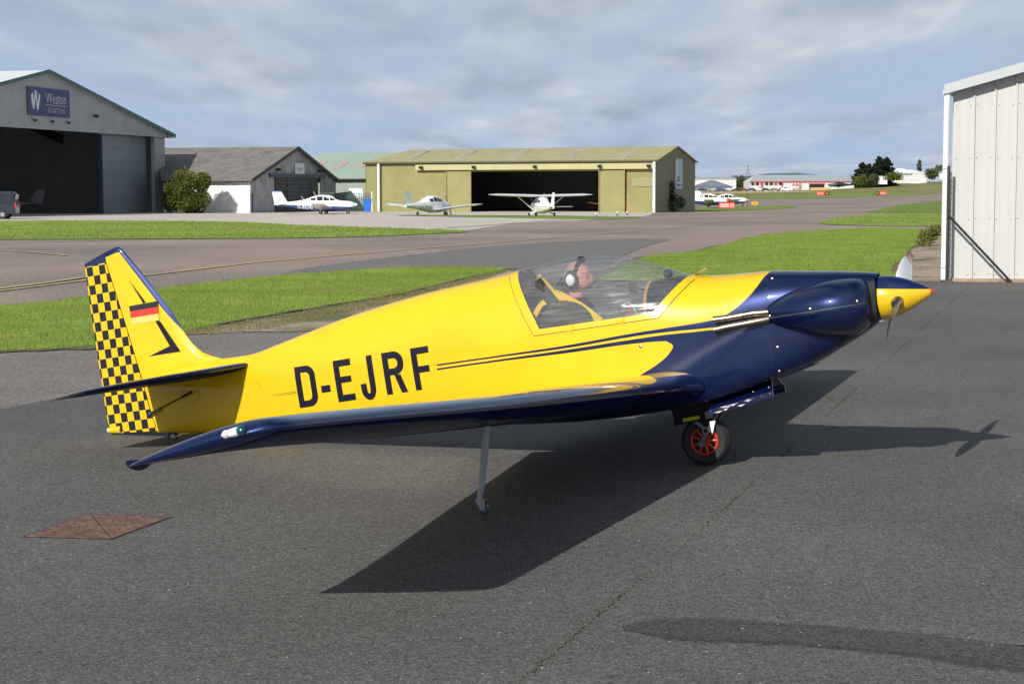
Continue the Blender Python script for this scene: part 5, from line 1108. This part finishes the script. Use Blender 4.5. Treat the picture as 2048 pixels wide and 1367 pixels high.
# ================================================================== light aircraft in the background
def lightplane(name, label, loc, hdg, sc=1, kind='low', cu=None, cl=None, fincol=None, nose=None, reg=None, regcol=None, group=None, detail=True, span=4.6, drop=.3):
    r = thing(name, label, 'aircraft', (loc[0], loc[1], loc[2]-drop*sc), hdg, group); r.scale = (sc,)*3; wz = drop+.17
    t = NT('paint_'+name); x, y, z = t.xyz(); up = t.math('GREATER_THAN', z, t.math('ADD', t.math('MULTIPLY', x, -.035), 1.02)); c = t.mix(up, cl or cu, cu)
    if nose: c = t.mix(t.math('GREATER_THAN', x, 2.0), c, nose)
    if fincol: c = t.mix(AND(t, t.math('GREATER_THAN', z, 2.27), t.math('LESS_THAN', x, -3.4)), c, fincol)
    m = t.fin(c, .35, 0, .3); W = plain('wingpaint_'+name, cu, .35, 0, .05, 1, .3)
    st = [(2.45,1.28,1.0,.12),(2.35,1.38,.86,.3),(2.0,1.46,.72,.46),(1.2,1.52,.6,.54),(.85,1.60,.56,.56),(.35,1.96,.53,.58),(-.5,2.02,.53,.58),(-1.2,1.9,.6,.52),(-2.0,1.62,.72,.38),(-3.2,1.42,.88,.2),(-4.7,1.28,1.0,.05)]
    if kind == 'high': st = [(a, b+.05, c_, w_*.95) for a, b, c_, w_ in st]
    def at(X): sx = [-s[0] for s in st]; return [pchip(sx, [s[k] for s in st], -X) for k in (1, 2, 3)]
    def sect(X):
        zt, zb, w = at(X); return [(X, w*math.copysign(abs(math.sin(a))**.8, math.sin(a)), (zt+zb)/2+(zt-zb)/2*math.copysign(abs(math.cos(a))**.8, math.cos(a))) for a in np.linspace(0, 2*math.pi, 25)[:-1]]
    q = MB(); rows = [sect(X) for X in np.linspace(2.45, -4.7, 30)]; q.grid(rows, closed=True); q.add(rows[0], [tuple(range(24))]); q.add(rows[-1], [tuple(range(24))]); fu = autosmooth(q.build('fuselage', m, r, True))
    def ys(X, Z):
        zt, zb, w = at(X); f = min(1, abs(Z-(zt+zb)/2)/((zt-zb)/2)); return w*max(0, 1-f**2.5)**.4+.012
    for s in (-1, 1):
        for (x0, x1, z0, z1) in ((.25, -.25, 1.5, 1.84), (-.33, -.85, 1.5, 1.86), (-.95, -1.4, 1.5, 1.74)):
            q = MB(); q.grid([[(X, s*ys(X, Z), Z) for Z in np.linspace(z0, z1-(.12 if x0 > 0 and X > 0 else 0), 4)] for X in np.linspace(x0, x1, 4)]); q.build('window', M['pane'], fu)
        q = MB(); q.grid([[(X, s*ys(X, Z), Z) for Z in np.linspace(1.52, 1.58+(.75-X)*.55, 4)] for X in np.linspace(.74, .33, 4)]); q.build('window', M['pane'], fu)
        hi = kind == 'high'; zr = 2.06 if hi else .72; dh = .03 if hi else .12
        rows = []
        for y in np.linspace(.3 if not hi else .0, span, 8):
            k = y/span; le = .55-.25*k*(0 if hi else .6); ch = 1.55-(.45*k if not hi else .35*max(0, k-.45)/.55); th = .15 if k < .97 else .05; rows.append([(le-ch*a, s*y, zr+dh*y+ch*b) for a, b in airfoil(8, th, .02)])
        q = MB(); q.grid(rows, closed=True); q.add(rows[-1], [tuple(range(len(rows[-1])))]); wg = q.build('wing', W, r, True); autosmooth(wg, 50)
        if hi: q = MB(); q.tube([(.2, s*.5, .75), (.1, s*2.1, 2.06)], .045, 6); q.build('wing_strut', W, r)
        rows = []
        for y in np.linspace(0, 1.75, 5): rows.append([(-3.75-.12*y-(.8-.1*y)*a, s*y, 1.17+(.8-.1*y)*b) for a, b in airfoil(6, .09, 0)])
        q = MB(); q.grid(rows, closed=True); q.add(rows[-1], [tuple(range(len(rows[-1])))]); autosmooth(q.build('tailplane', W, r, True), 50)
        q = MB(); yy = 1.45 if not hi else 1.15; q.tube([(-.35, s*(yy if not hi else .5), .75), (-.35, s*yy, wz)], .06, 8); lg = q.build('leg', W, r)
        q = MB(); q.ring((-.35, s*yy, wz), (0, 1, 0), .105, .065, 18, 8); q.build('wheel', M['rubber'], lg)
    rows = []
    for z in np.linspace(1.15, 2.4, 6):
        k = (z-1.15)/1.25; l = -3.45-.75*k; te = -4.75-.25*k; rows.append([(l+(te-l)*a, b*1.0, z) for a, b in airfoil(6, .08, 0)])
    q = MB(); q.grid(rows, closed=True); q.add(rows[-1], [tuple(range(len(rows[-1])))]); autosmooth(q.build('fin', m, r, True), 50)
    q = MB(); q.tube([(1.8, 0, .75), (1.85, 0, wz)], .05, 8); lg = q.build('leg', W, r); q = MB(); q.ring((1.85, 0, wz), (0, 1, 0), .105, .065, 18, 8); q.build('wheel', M['rubber'], lg)
    q = MB(); q.lathe([(.17, 0), (.12, .18), (0, .3)], T_((2.45, 0, 1.14)) @ Matrix.Rotation(R_(90), 4, 'Y'), 14); sp = q.build('spinner', W if not nose else m, r, True)
    for a in (.35, .35+math.pi):
        d = Vector((0, math.sin(a), math.cos(a))); q = MB(); q.hexa([Vector((2.5,0,1.14))+d*.1+Vector((-.02,.05,0)), Vector((2.5,0,1.14))+d*.1+Vector((.02,-.05,0)), Vector((2.52,0,1.14))+d*.1+Vector((.02,-.04,0)), Vector((2.52,0,1.14))+d*.1+Vector((-.02,.06,0))], [Vector((2.5,0,1.14))+d*.92+Vector((-.01,.04,0)), Vector((2.5,0,1.14))+d*.92+Vector((.01,-.04,0)), Vector((2.52,0,1.14))+d*.92+Vector((.01,-.03,0)), Vector((2.52,0,1.14))+d*.92+Vector((-.01,.05,0))]); q.build('propeller_blade', M['lampblk'], r)
    for X, h_ in ((-1.0, .35), (-2.1, .3)):
        zt = at(X)[0]; q = MB(); q.tube([(X, 0, zt-.02), (X-.25, 0, zt+h_)], .015, 5); q.build('aerial', M['white'], r)
    if reg:
        o = text_mesh(reg, .46, T_((-1.95, -.02, .93)) @ Matrix(((1,0,0,0),(0,0,-1,0),(0,1,0,0),(0,0,0,1))), 'registration', regcol, r, .85, .015)
        for v in o.data.vertices: v.co.y = -ys(v.co.x, v.co.z)-.01
    return r
WHT = (.80, .80, .79)
lightplane('light_aircraft', 'white and navy low-wing aircraft lettered G-BRDG in front of the old shed', (-15.6, 155.5, 0), R_(-4), .95, 'low', WHT, (.03, .07, .22), (.03, .07, .22), None, 'G-BRDG', M['white'])
lightplane('light_aircraft', 'white low-wing aircraft seen from behind at the corrugated olive wall', (-6.2, 146.5, 0), R_(62), .92, 'low', (.84, .85, .87), (.74, .76, .82), None, None, 'G-ATVO', M['signgrey'])
lightplane('light_aircraft', 'white high-wing aircraft seen from behind at the open hangar doorway', (2.2, 140.0, 0), R_(103), .86, 'high', WHT)
lightplane('light_aircraft', 'white and navy aircraft with red nose and red fin tip beside the olive gable', (23.4, 216, .1), R_(-8), .92, 'low', WHT, (.03, .05, .25), (.7, .06, .04), (.7, .05, .04))
lightplane('light_aircraft', 'white aircraft half hidden behind the one with the red nose', (27.0, 228, .1), R_(8), .9, 'low', WHT, (.05, .06, .2))
lightplane('light_aircraft', 'grey aircraft parked in the dark inside the large grey hangar', (-46.5, 163, 0), R_(200), 1.0, 'low', (.10, .11, .12))
lightplane('light_aircraft', 'orange aircraft with only its nose and wing in the olive hangar doorway', (11.2, 173.5, 0), R_(-95), .9, 'low', (.75, .33, .03), (.12, .08, .02))
lightplane('parked_aircraft', 'dark green propeller aircraft standing before the far white and red building', (148.5, 840, gz(840)+1.6), R_(172), 1.6, 'low', (.015, .03, .035), (.012, .02, .03))
# orange wing showing beside the hangar door: part of that aircraft

# ================================================================== vans, cars
def vehicle(name, label, loc, rz, colr, kind='car', group=None, sc=1):
    r = thing(name, label, 'van' if kind == 'van' else 'car', loc, rz, group); r.scale = (sc,)*3; m = M.setdefault('car'+str(colr), plain('carpaint', colr, .3, 0, .08, 1, .6))
    pr = [(-2.4,.35),(-2.45,1.0),(-2.25,1.9),(1.0,1.95),(1.7,1.25),(2.4,1.05),(2.5,.4)] if kind == 'van' else [(-2.05,.32),(-2.1,.85),(-1.7,.95),(-1.2,1.42),(.35,1.45),(1.0,.95),(1.95,.8),(2.05,.35)]
    w = .95 if kind == 'van' else .85; q = MB(); n = len(pr); L = [(x, -w*(1 if z < 1 else .9), z) for x, z in pr]+[(x, w*(1 if z < 1 else .9), z) for x, z in pr]
    q.add(L, [tuple(range(n-1, -1, -1)), tuple(range(n, 2*n))]+[(i, (i+1) % n, n+(i+1) % n, n+i) for i in range(n)]); b = q.build('body', m, r); md = b.modifiers.new('b', 'BEVEL'); md.width = .08; md.segments = 2
    wins = [(-1.9,-.9,1.2,1.7),(-.8,.2,1.2,1.7),(.3,1.15,1.2,1.65)] if kind == 'van' else [(-1.15,-.45,1.0,1.33),(-.38,.45,1.0,1.35)]
    for s in (-1, 1):
        for (a, c, z0, z1) in wins:
            q = MB(); q.hexa([(a,s*w*.90-.015,z0),(c,s*w*.9-.015,z0),(c,s*w*.9+.015,z0),(a,s*w*.9+.015,z0)], [(a+.12,s*w*.9-.015,z1),(c-.05,s*w*.9-.015,z1),(c-.05,s*w*.9+.015,z1),(a+.12,s*w*.9+.015,z1)]); q.build('window', M['pane'], b)
        for X in ((-1.55, 1.65) if kind == 'van' else (-1.3, 1.3)):
            q = MB(); q.ring((X, s*w*.93, .33), (0, 1, 0), .23, .1, 20, 8); wl_ = q.build('wheel', M['rubber'], r); q = MB(); q.lathe([(0, -.05), (.2, -.05), (.2, .05), (0, .05)], T_((X, s*w*.95, .33)) @ Matrix.Rotation(R_(90), 4, 'X'), 14); q.build('rim', M['alu'], wl_)
    q = MB(); zc = 1.5 if kind == 'van' else 1.18; xb = -2.37 if kind == 'van' else -1.47; q.box((xb, 0, zc), (.05, w*1.3, .45 if kind == 'van' else .35), Matrix.Rotation(R_(-12 if kind == 'van' else 48), 3, 'Y')); q.build('rear_window', M['pane'], b)
    for s in (-1, 1): q = MB(); q.box((-2.42 if kind == 'van' else -2.08, s*w*.85, .95 if kind == 'van' else .75), (.06, .14, .35 if kind == 'van' else .16)); q.build('tail_lamp', M['redprint'], b)
    return r
vehicle('van', 'dark blue van parked at the left edge before the large grey hangar', (-36.75, 127.5, 0), R_(185), (.008, .013, .025), 'van')
def gpos(px, d): return ((px-1024)/3668*d, d, gz(d))
cc_ = [(.02,.02,.025),(.35,.36,.38),(.06,.09,.2),(.55,.55,.55),(.03,.03,.04),(.2,.03,.03),(.04,.06,.14),(.6,.6,.6),(.03,.035,.04),(.14,.15,.16)]
carx = [1404,1424,1441,1458,1472,1486,1500,1516,1531,1548,1563,1592]
for i, px in enumerate(carx):
    x, y, z = gpos(px, 860+random.uniform(-10, 10)); vehicle('parked_car', ['black', 'silver', 'blue', 'pale grey', 'charcoal', 'dark red', 'navy', 'white', 'dark', 'grey'][i % 10]+' car, number '+['one','two','three','four','five','six','seven','eight','nine','ten','eleven','twelve'][i]+' from the left in the far car row', (x, y, z), R_(random.choice((0, 180))+random.uniform(-8, 8)), cc_[i % 10], 'car', 'cars parked along the far buildings', 1.05)
x, y, z = gpos(1571, 850); vehicle('van', 'white van parked before the far white and red building', (x, y, z), R_(180), (.7, .7, .7), 'van', None, 1.1)

# ================================================================== signs and lights
def sign(name, label, px, d, panels, w, h, zb):
    x, y, z = gpos(px, d); r = thing(name, label, 'sign', (x, y, z)); x0 = -w/2
    for (f, colr, txt, tcol) in panels:
        wd = w*f; q = MB(); q.box((x0+wd/2, 0, zb+h/2), (wd-.01, .12, h)); b = q.build('sign_panel', colr, r)
        if txt: text_mesh(txt, h*.72, T_((x0+wd/2, -.066, zb+h*.48)) @ FACE_NY, 'sign_lettering', tcol, b, .9, .004)
        x0 += wd
    for s in (-1, 1): q = MB(); q.tube([(s*w*.35, 0, 0), (s*w*.35, 0, zb)], .04, 6); q.build('leg', M['steel'], r)
    return r
RS, WS, BS = plain('sign_red', (.68, .04, .035), .5, 0, .05), plain('sign_letter_white', (.82, .8, .78), .5), plain('sign_black', (.015, .015, .015), .5); YS = plain('sign_letter_yellow', (.75, .55, .04), .5); YB = plain('sign_orange', (.72, .36, .02), .5)
sign('taxiway_sign', 'red and black taxiway sign reading 09-27 A2, nearer the conifers', 1644, 480, [(.64, RS, '09-27', WS), (.36, BS, 'A2', YS)], 3.4, .95, .15)
sign('taxiway_sign', 'black and red taxiway sign reading A1 09-27, right of the other', 1760, 500, [(.36, BS, 'A1', YS), (.64, RS, '09-27', WS)], 3.1, .95, .15)
sign('taxiway_sign', 'small orange taxiway sign lettered A3 beside the olive hangar grass', 1508, 258, [(1, YB, 'A3', BS)], .85, .45, .05)
rs = sign('warning_board', 'red warning board with white lettering in front of the parked white aircraft', 1453, 205, [(1, RS, None, None)], 1.75, .62, .05)
pb = rs.children[0]
q = MB()      # two rows of small white print, too far off to read
for z in (.47, .24):
    x = -.78
    while x < .2: w_ = random.uniform(.05, .1); q.box((x+w_/2, -.064, z), (w_, .008, .13)); x += w_+.03
q.build('sign_print', WS, pb)['kind'] = 'stuff'
q = MB(); q.ring((.55, -.068, .36), (0, 1, 0), .2, .022, 24, 6, 0, .2); q.box((.55, -.068, .36), (.3, .01, .05)); q.build('sign_symbol', WS, pb)
for px, d in ((1192, 130), (1234, 141), (1254, 144)):
    x, y, z = gpos(px, d); r = thing('edge_light', {1192: 'blue edge light with yellow top, leftmost of three before the olive hangar', 1234: 'blue edge light with yellow top, middle of three before the olive hangar', 1254: 'blue edge light with yellow top, rightmost of three before the olive hangar'}[px], 'edge light', (x, y, z), 0, 'blue taxiway edge lights'); q = MB(); q.tube([(0,0,0),(0,0,.2)], [.09,.07], 10); q.build('base', plain('edge_blue%d' % px, (.03,.14,.4), .5), r); q = MB(); q.lathe([(.07,.2),(.08,.28),(.05,.36),(0,.38)], None, 12); q.build('cap', plain('edge_yellow%d' % px, (.75,.55,.08), .4), r)
# green palisade fence and blue bin at the corner of the olive hangar
pf_ = thing('palisade_fence', 'dark green metal palisade fence between shed and olive hangar', 'fence', (-15.4, 172, 0), R_(-6)); PG = plain('fence_green', (.02, .07, .06), .5)
for i in range(14): q = MB(); q.hexa([(i*.17-.03,-.01,0),(i*.17+.03,-.01,0),(i*.17+.03,.01,0),(i*.17-.03,.01,0)], [(i*.17-.03,-.01,1.75),(i*.17+.03,-.01,1.75),(i*.17+.03,.01,1.75),(i*.17-.03,.01,1.75)]); q.build('pale', PG, pf_)
for z in (.4, 1.4): q = MB(); q.box((1.1, .04, z), (2.4, .05, .06)); q.build('rail', PG, pf_)
q = MB(); q.tube([(2.35, 0, 0), (2.35, 0, 1.9)], .07, 8); q.build('post', M['white'], pf_)
bn = thing('bin', 'bright blue wheeled bin beside the green palisade fence', 'bin', (-13.3, 169.5, 0)); q = MB(); q.hexa([(-.28,-.3,.05),(.28,-.3,.05),(.28,.3,.05),(-.28,.3,.05)], [(-.36,-.38,1.15),(.36,-.38,1.15),(.36,.38,1.15),(-.36,.38,1.15)]); q.build('body', plain('bin_blue', (.02,.14,.55), .4), bn); q = MB(); q.box((0,0,1.2), (.8,.84,.09)); q.build('lid', plain('bin_lid', (.02,.12,.45), .4), bn)

# ================================================================== far buildings
t = NT('far_grey'); M['farw'] = clad('far_white_cladding', (.58, .58, .57), 1.0, .03); M['farr'] = clad('far_grey_roof', (.36, .40, .42), 1.5, .03); M['fargrey'] = clad('far_slate_grey', (.17, .20, .24), 1.0, .02); M['redtrim'] = plain('far_red_trim', (.48, .06, .06), .5)
def house(name, label, px0, px1, d, eave, ridge, depth, wall, roof, ridge_in=(0, 0), cat='building', zb=0):
    x0, y, z = gpos(px0, d); x1 = (px1-1024)/3668*d; r = thing(name, label, cat, (x0, y, z+zb)); L = x1-x0
    q = MB(); q.box((L/2, depth/2, eave/2-.5), (L, depth, eave+1)); q.build('wall', wall, r)
    for s in (0, 1):
        yy = -.4 if s == 0 else depth+.4; P4 = [(-.3, yy, eave), (L+.3, yy, eave), (L+.3-ridge_in[1], depth/2, ridge), (-.3+ridge_in[0], depth/2, ridge)]; P4 = P4 if s == 0 else P4[::-1]; q = MB(); q.hexa([(a, b, c-.15) for a, b, c in P4], P4); q.build('roof', roof, r)
    for s, xx in ((0, 0), (1, L)):
        q = MB(); q.add([(xx, 0, eave-.1), (xx, depth, eave-.1), (xx+(ridge_in[0] if s == 0 else -ridge_in[1])*.95, depth/2, ridge-.2)], [(0, 1, 2)]); q.build('gable', wall, r)
    return r, L
ar, L = house('industrial_building', 'far long white building with grey roof and red trim, lettered A&R', 1499, 1706, 900, 4.6, 7.9, 26, M['farw'], M['farr'], (4, 0))
q = MB(); q.box((L/2, -.5, 4.55), (L+.8, .25, .45)); q.build('eave_trim', M['redtrim'], ar); q = MB(); q.box((L*.31, -.3, 2.4), (.4, .3, 4.4)); q.build('corner_trim', M['redtrim'], ar)
for k in range(7): q = MB(); q.box((1.2+k*2.25, -.25, 3.4), (1.5, .2, 1.1)); w_ = q.build('window', M['redtrim'] if k % 3 == 2 else M['pane'], ar)
q = MB(); q.box((L*.64, -.25, 1.7), (7.2, .3, 3.3)); dd = q.build('doorway', M['dark'], ar); q = MB(); q.box((L*.64, -.35, 3.5), (7.8, .25, .4)); q.build('door_trim', M['redtrim'], dd)
q = MB(); q.box((L*.48, -.3, 1.2), (1.0, .2, 2.3)); q.build('side_door', M['redtrim'], ar)
for k in range(5): q = MB(); q.box((3.0+k*.6, -1.2, .5+k*.6), (.9, 1.2, .12)); q.build('stair_step', M['redtrim'], ar)
text_mesh('A&R', 2.0, T_((L*.45, -.32, 3.1)) @ FACE_NY, 'sign_lettering', M['redtrim'], ar, 1.3)
q = MB(); q.box((0, 0, .8), (9, 3, 1.7)); o = q.build('trailer_stack', plain('straw_heap', (.5, .36, .13), .9), None); o.location = gpos(1638, 870); tag(o, 'tan rectangular load standing left of the dark green aircraft', 'load')
bmod = o.modifiers.new('b', 'BEVEL'); bmod.width = .3
gb, L = house('workshop', 'far slate grey gabled workshop with a blue door', 1390, 1463, 880, 2.2, 5.2, 18, M['fargrey'], M['fargrey'], (8, 8)); q = MB(); q.box((L*.62, -.1, 1.1), (2.4, .3, 2.0)); q.build('door', plain('far_blue_door', (.04, .10, .32), .5), gb)
house('warehouse', 'far pale warehouse rising behind the slate grey workshop', 1386, 1471, 930, 6.0, 7.0, 20, M['farw'], M['farr'])
house('long_cabin', 'far white low cabin building right of the conifers', 1776, 1822, 900, 3.0, 3.6, 8, M['farw'], M['farr'], (0, 0), 'cabin', 5.0)
house('white_hall', 'far white long hall with pale roof right of the conifers', 1788, 1850, 960, 4.6, 7.0, 14, M['farw'], M['signwhite'], (2, 12), 'building', 4.6)
house('white_caravan', 'far small white caravan at the left of the cabin building', 1757, 1772, 890, 2.6, 3.0, 4, M['signwhite'], M['signwhite'], (0, 0), 'caravan', 4.2)
house('end_house', 'far small white shed at the right above the field', 1878, 1892, 900, 2.4, 3.0, 4, M['signwhite'], M['farr'], (0, 0), 'shed', 6.5)
bm = bmesh.new(); g_ = []      # rising field on the right
for j in range(14):
    y = 560+j*70; g_.append([bm.verts.new((60+i*30, y, gz(y)-.3+max(0, 1-abs(j-6)/7.5)**1.0*7.0*max(0, min(1, (60+i*30-100-j*5)/130))**1.2)) for i in range(16)])
for j in range(13):
    for i in range(15): bm.faces.new((g_[j][i], g_[j][i+1], g_[j+1][i+1], g_[j+1][i]))
struct(bmk('hill', bm, grass_mat('rough_hill', (.15, .17, .06), (.21, .20, .09), (.36, .30, .14), .05, .7), None, True))
vs = [(-2600, 5200, 0)]; fs = []; N_ = 60; vs = []
for i in range(N_+1):
    x = -2500+5000*i/N_; hgt = 22+10*math.sin(i*.35)+6*math.sin(i*.9+1)+(26*math.exp(-((x-780)/160)**2)); vs += [(x, 5000, 0), (x, 5400, hgt*1.15)]
    if i: fs.append((2*i-2, 2*i, 2*i+1, 2*i-1))
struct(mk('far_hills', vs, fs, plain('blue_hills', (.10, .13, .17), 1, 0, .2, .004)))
# pylon
py = thing('pylon', 'tiny lattice power pylon on the far horizon', 'pylon', gpos(1494, 1300)); q = MB()
for s in ((-1,-1),(1,-1),(1,1),(-1,1)): q.tube([(s[0]*1.6, s[1]*1.6, 0), (s[0]*.3, s[1]*.3, 17)], .12, 4)
for z in (11, 13.5, 16): q.tube([(-3, 0, z), (3, 0, z)], .12, 4)
q.build('lattice', M['steel'], py)

# ================================================================== trees and bushes
def leafmat(name, c, c2):
    t = NT(name); g = t.n('ShaderNodeNewGeometry'); cc = t.mix(g.outputs['Random Per Island'], c, c2); cc = t.mix(t.ramp(t.noise(.8, 3), .4, .6), t.mix(1, cc, (.7, .75, .7), 'MULTIPLY'), cc); return t.fin(cc, .7, 0, None, .2)
M['leafA'] = leafmat('leaf_bush', (.05, .078, .016), (.13, .15, .03)); M['leafY'] = leafmat('leaf_yellowing', (.11, .12, .02), (.20, .18, .04)); M['leafC'] = leafmat('leaf_conifer', (.008, .016, .009), (.018, .03, .014)); M['leafD'] = leafmat('leaf_far', (.05, .07, .03), (.11, .12, .05)); M['bark'] = plain('bark', (.05, .04, .03), .9)
def leaves(name, lobes, n, size, mat, parent, flat=1.0):
    wts = np.array([r[0]*r[1]*r[2] for _, r in lobes])**.67; wts /= wts.sum(); idx = rng.choice(len(lobes), n, p=wts); C_ = np.array([l[0] for l in lobes])[idx]; Rr = np.array([l[1] for l in lobes])[idx]
    d = rng.normal(size=(n, 3)); d /= np.linalg.norm(d, axis=1)[:, None]; rr = rng.uniform(.35, 1.08, n)**.6; P = C_+d*Rr*rr[:, None]
    u = rng.normal(size=(n, 3)); u /= np.linalg.norm(u, axis=1)[:, None]; w = np.cross(u, rng.normal(size=(n, 3))); w /= np.linalg.norm(w, axis=1)[:, None]; s = size*rng.uniform(.5, 1.3, n)[:, None]
    V = np.stack([P-u*s, P-w*s*.6, P+u*s, P+w*s*.6], 1); V[:, :, 2] = np.maximum(V[:, :, 2], .02); me = bpy.data.meshes.new(name); me.vertices.add(n*4); me.vertices.foreach_set('co', V.ravel()); me.loops.add(n*4); me.polygons.add(n)
    me.loops.foreach_set('vertex_index', np.arange(n*4)); me.polygons.foreach_set('loop_start', np.arange(n)*4); me.update(calc_edges=True); me.materials.append(mat); o = bpy.data.objects.new(name, me); link(o, parent); return o
def stems(parent, h, r0, nb=6, spread=1.0):
    q = MB(); q.tube([(0, 0, -.1), (random.uniform(-.1, .1), 0, h*.45), (random.uniform(-.2, .2)*spread, 0, h*.9)], [r0, r0*.7, r0*.15], 8); t_ = q.build('trunk', M['bark'], parent)
    for k in range(nb):
        a = random.uniform(0, 6.28); z = h*random.uniform(.2, .6); q = MB(); q.tube([(0, 0, z), (math.cos(a)*spread*.5, math.sin(a)*spread*.5, z+h*.18), (math.cos(a)*spread, math.sin(a)*spread, z+h*.3)], [r0*.45, r0*.3, r0*.08], 6); q.build('limb', M['bark'], t_)
def rl(n, c, r, j): return [((c[0]+random.uniform(-1, 1)*j[0], c[1]+random.uniform(-1, 1)*j[1], c[2]+random.uniform(-1, 1)*j[2]), (r*random.uniform(.6, 1.1),)*3) for _ in range(n)]
bs = thing('bush', 'round dark green bush with yellowing top against the old white shed', 'bush', (-28.6, 162, 0)); stems(bs, 3.2, .16, 9, 1.5)
leaves('crown', rl(26, (0, 0, 1.75), .75, (1.45, 1.2, 1.3))+[((0, 0, 1.75), (1.75, 1.5, 1.6))], 24000, .09, M['leafA'], bs); leaves('yellow_shoots', [((-.3, -.3, 3.4), (.8, .6, .55)), ((.5, 0, 3.3), (.5, .5, .4)), ((1.3, -.2, 2.9), (.4, .4, .3)), ((-.1, 0, 3.8), (.3, .3, .35))], 1300, .07, M['leafY'], bs)
def conifer(px, d, h, w, label):
    r = thing('conifer', label, 'tree', gpos(px, d)[:2]+(gz(d)+1.5,), 0, 'tall dark conifers'); stems(r, h*.8, .35, 5, w*.3); lb = []
    for k in range(34):
        z = h*(k+1)/35; rad = w*1.6*(1-(z/h))**.7*random.uniform(.7, 1.0)+.4; a = random.uniform(0, 6.28); lb.append(((math.cos(a)*rad*.45, math.sin(a)*rad*.45, z), (rad*.75, rad*.75, h*.06)))
    leaves('crown', lb, 9000, .6, M['leafC'], r)
conifer(1722, 905, 12.0, 4.2, 'dark conifer, left and shortest of the cluster'); conifer(1735, 900, 11.4, 3.6, 'dark narrow conifer in the middle of the cluster'); conifer(1755, 900, 15.0, 4.6, 'tallest dark conifer with a broad top'); conifer(1769, 908, 14.6, 4.8, 'dark conifer at the right of the cluster')
FT = [(1390, 1100, 8.5, 5, 'far round tree just right of the olive gable'), (1414, 1100, 5, 4, 'far small dark tree above the pale warehouse, left one'), (1433, 1100, 6.2, 4.5, 'far pale green tree above the pale warehouse'), (1474, 1050, 9, 7, 'far broad tree left of the long white and red building'), (1452, 1150, 5, 5, 'far low tree between two taller ones over the warehouse'),
      (1640, 1150, 7, 7, 'far tree behind the long building, leftmost of the row'), (1658, 1150, 8.5, 7, 'far tree behind the long building, second of the row'), (1675, 1140, 9, 7, 'far tree behind the long building, third of the row'), (1693, 1130, 9.5, 7, 'far tree behind the long building, next to the conifers'),
      (1790, 1150, 9, 6, 'far green tree right behind the conifers'), (1808, 1180, 9, 6, 'far green tree above the white hall'), (1836, 1120, 15, 2.4, 'far thin pale poplar above the white hall'), (1828, 1200, 7, 7, 'far low tree left of the thin poplar'), (1745, 880, 6.5, 4, 'far olive brown tree in front of the conifers'), (1718, 880, 4.5, 6, 'far dark scrub tree at the end of the long building'), (1785, 860, 2.8, 7, 'far low dark hedge bush in front of the white cabin'), (1862, 930, 6, 6, 'far brownish tree right of the white hall'), (1882, 920, 9, 5, 'far dark tree next to the white downpipe')]
for px, d, h, w, lab in FT:
    z0 = gz(d)+(2.5 if px > 1700 else .0)+(2.5 if px > 1780 else 0); r = thing('tree', lab, 'tree', gpos(px, d)[:2]+(z0,), 0, 'trees along the far edge of the airfield'); stems(r, h*.8, .25, 4, w*.4)
    leaves('crown', rl(12, (0, 0, h*.58), w*.35, (w*.42, w*.42, h*.22))+[((0, 0, h*.5), (w*.5, w*.5, h*.42))], 1800, .4, M['leafD'] if 'dark' not in lab else M['leafA'], r)
o = leaves('woodland', [((x, 2300+random.uniform(-80, 80), gz(2300)+3), (26, 20, random.uniform(6, 13))) for x in range(-900, 1100, 22)], 26000, 1.6, M['leafD'], None); o['kind'] = 'stuff'
sbh = thing('shrub', 'scrubby yellow-green weed bush on the gravel by the light grey hangar', 'shrub', (13.9, 61, 0)); stems(sbh, .9, .02, 7, .35); leaves('crown', rl(9, (0, 0, .45), .2, (.35, .3, .3)), 1500, .035, M['leafY'], sbh); 
sb2 = thing('shrub', 'dark slender shrub growing against the olive gable', 'shrub', (14.9, 168.5, 0), 0); stems(sb2, 2.6, .04, 8, .6); leaves('crown', [((0, 0, .8), (.9, .8, .8)), ((-.3, 0, 2.0), (.35, .4, .9)), ((.6, 0, .9), (.5, .5, .5))], 1500, .09, M['leafC'], sb2)
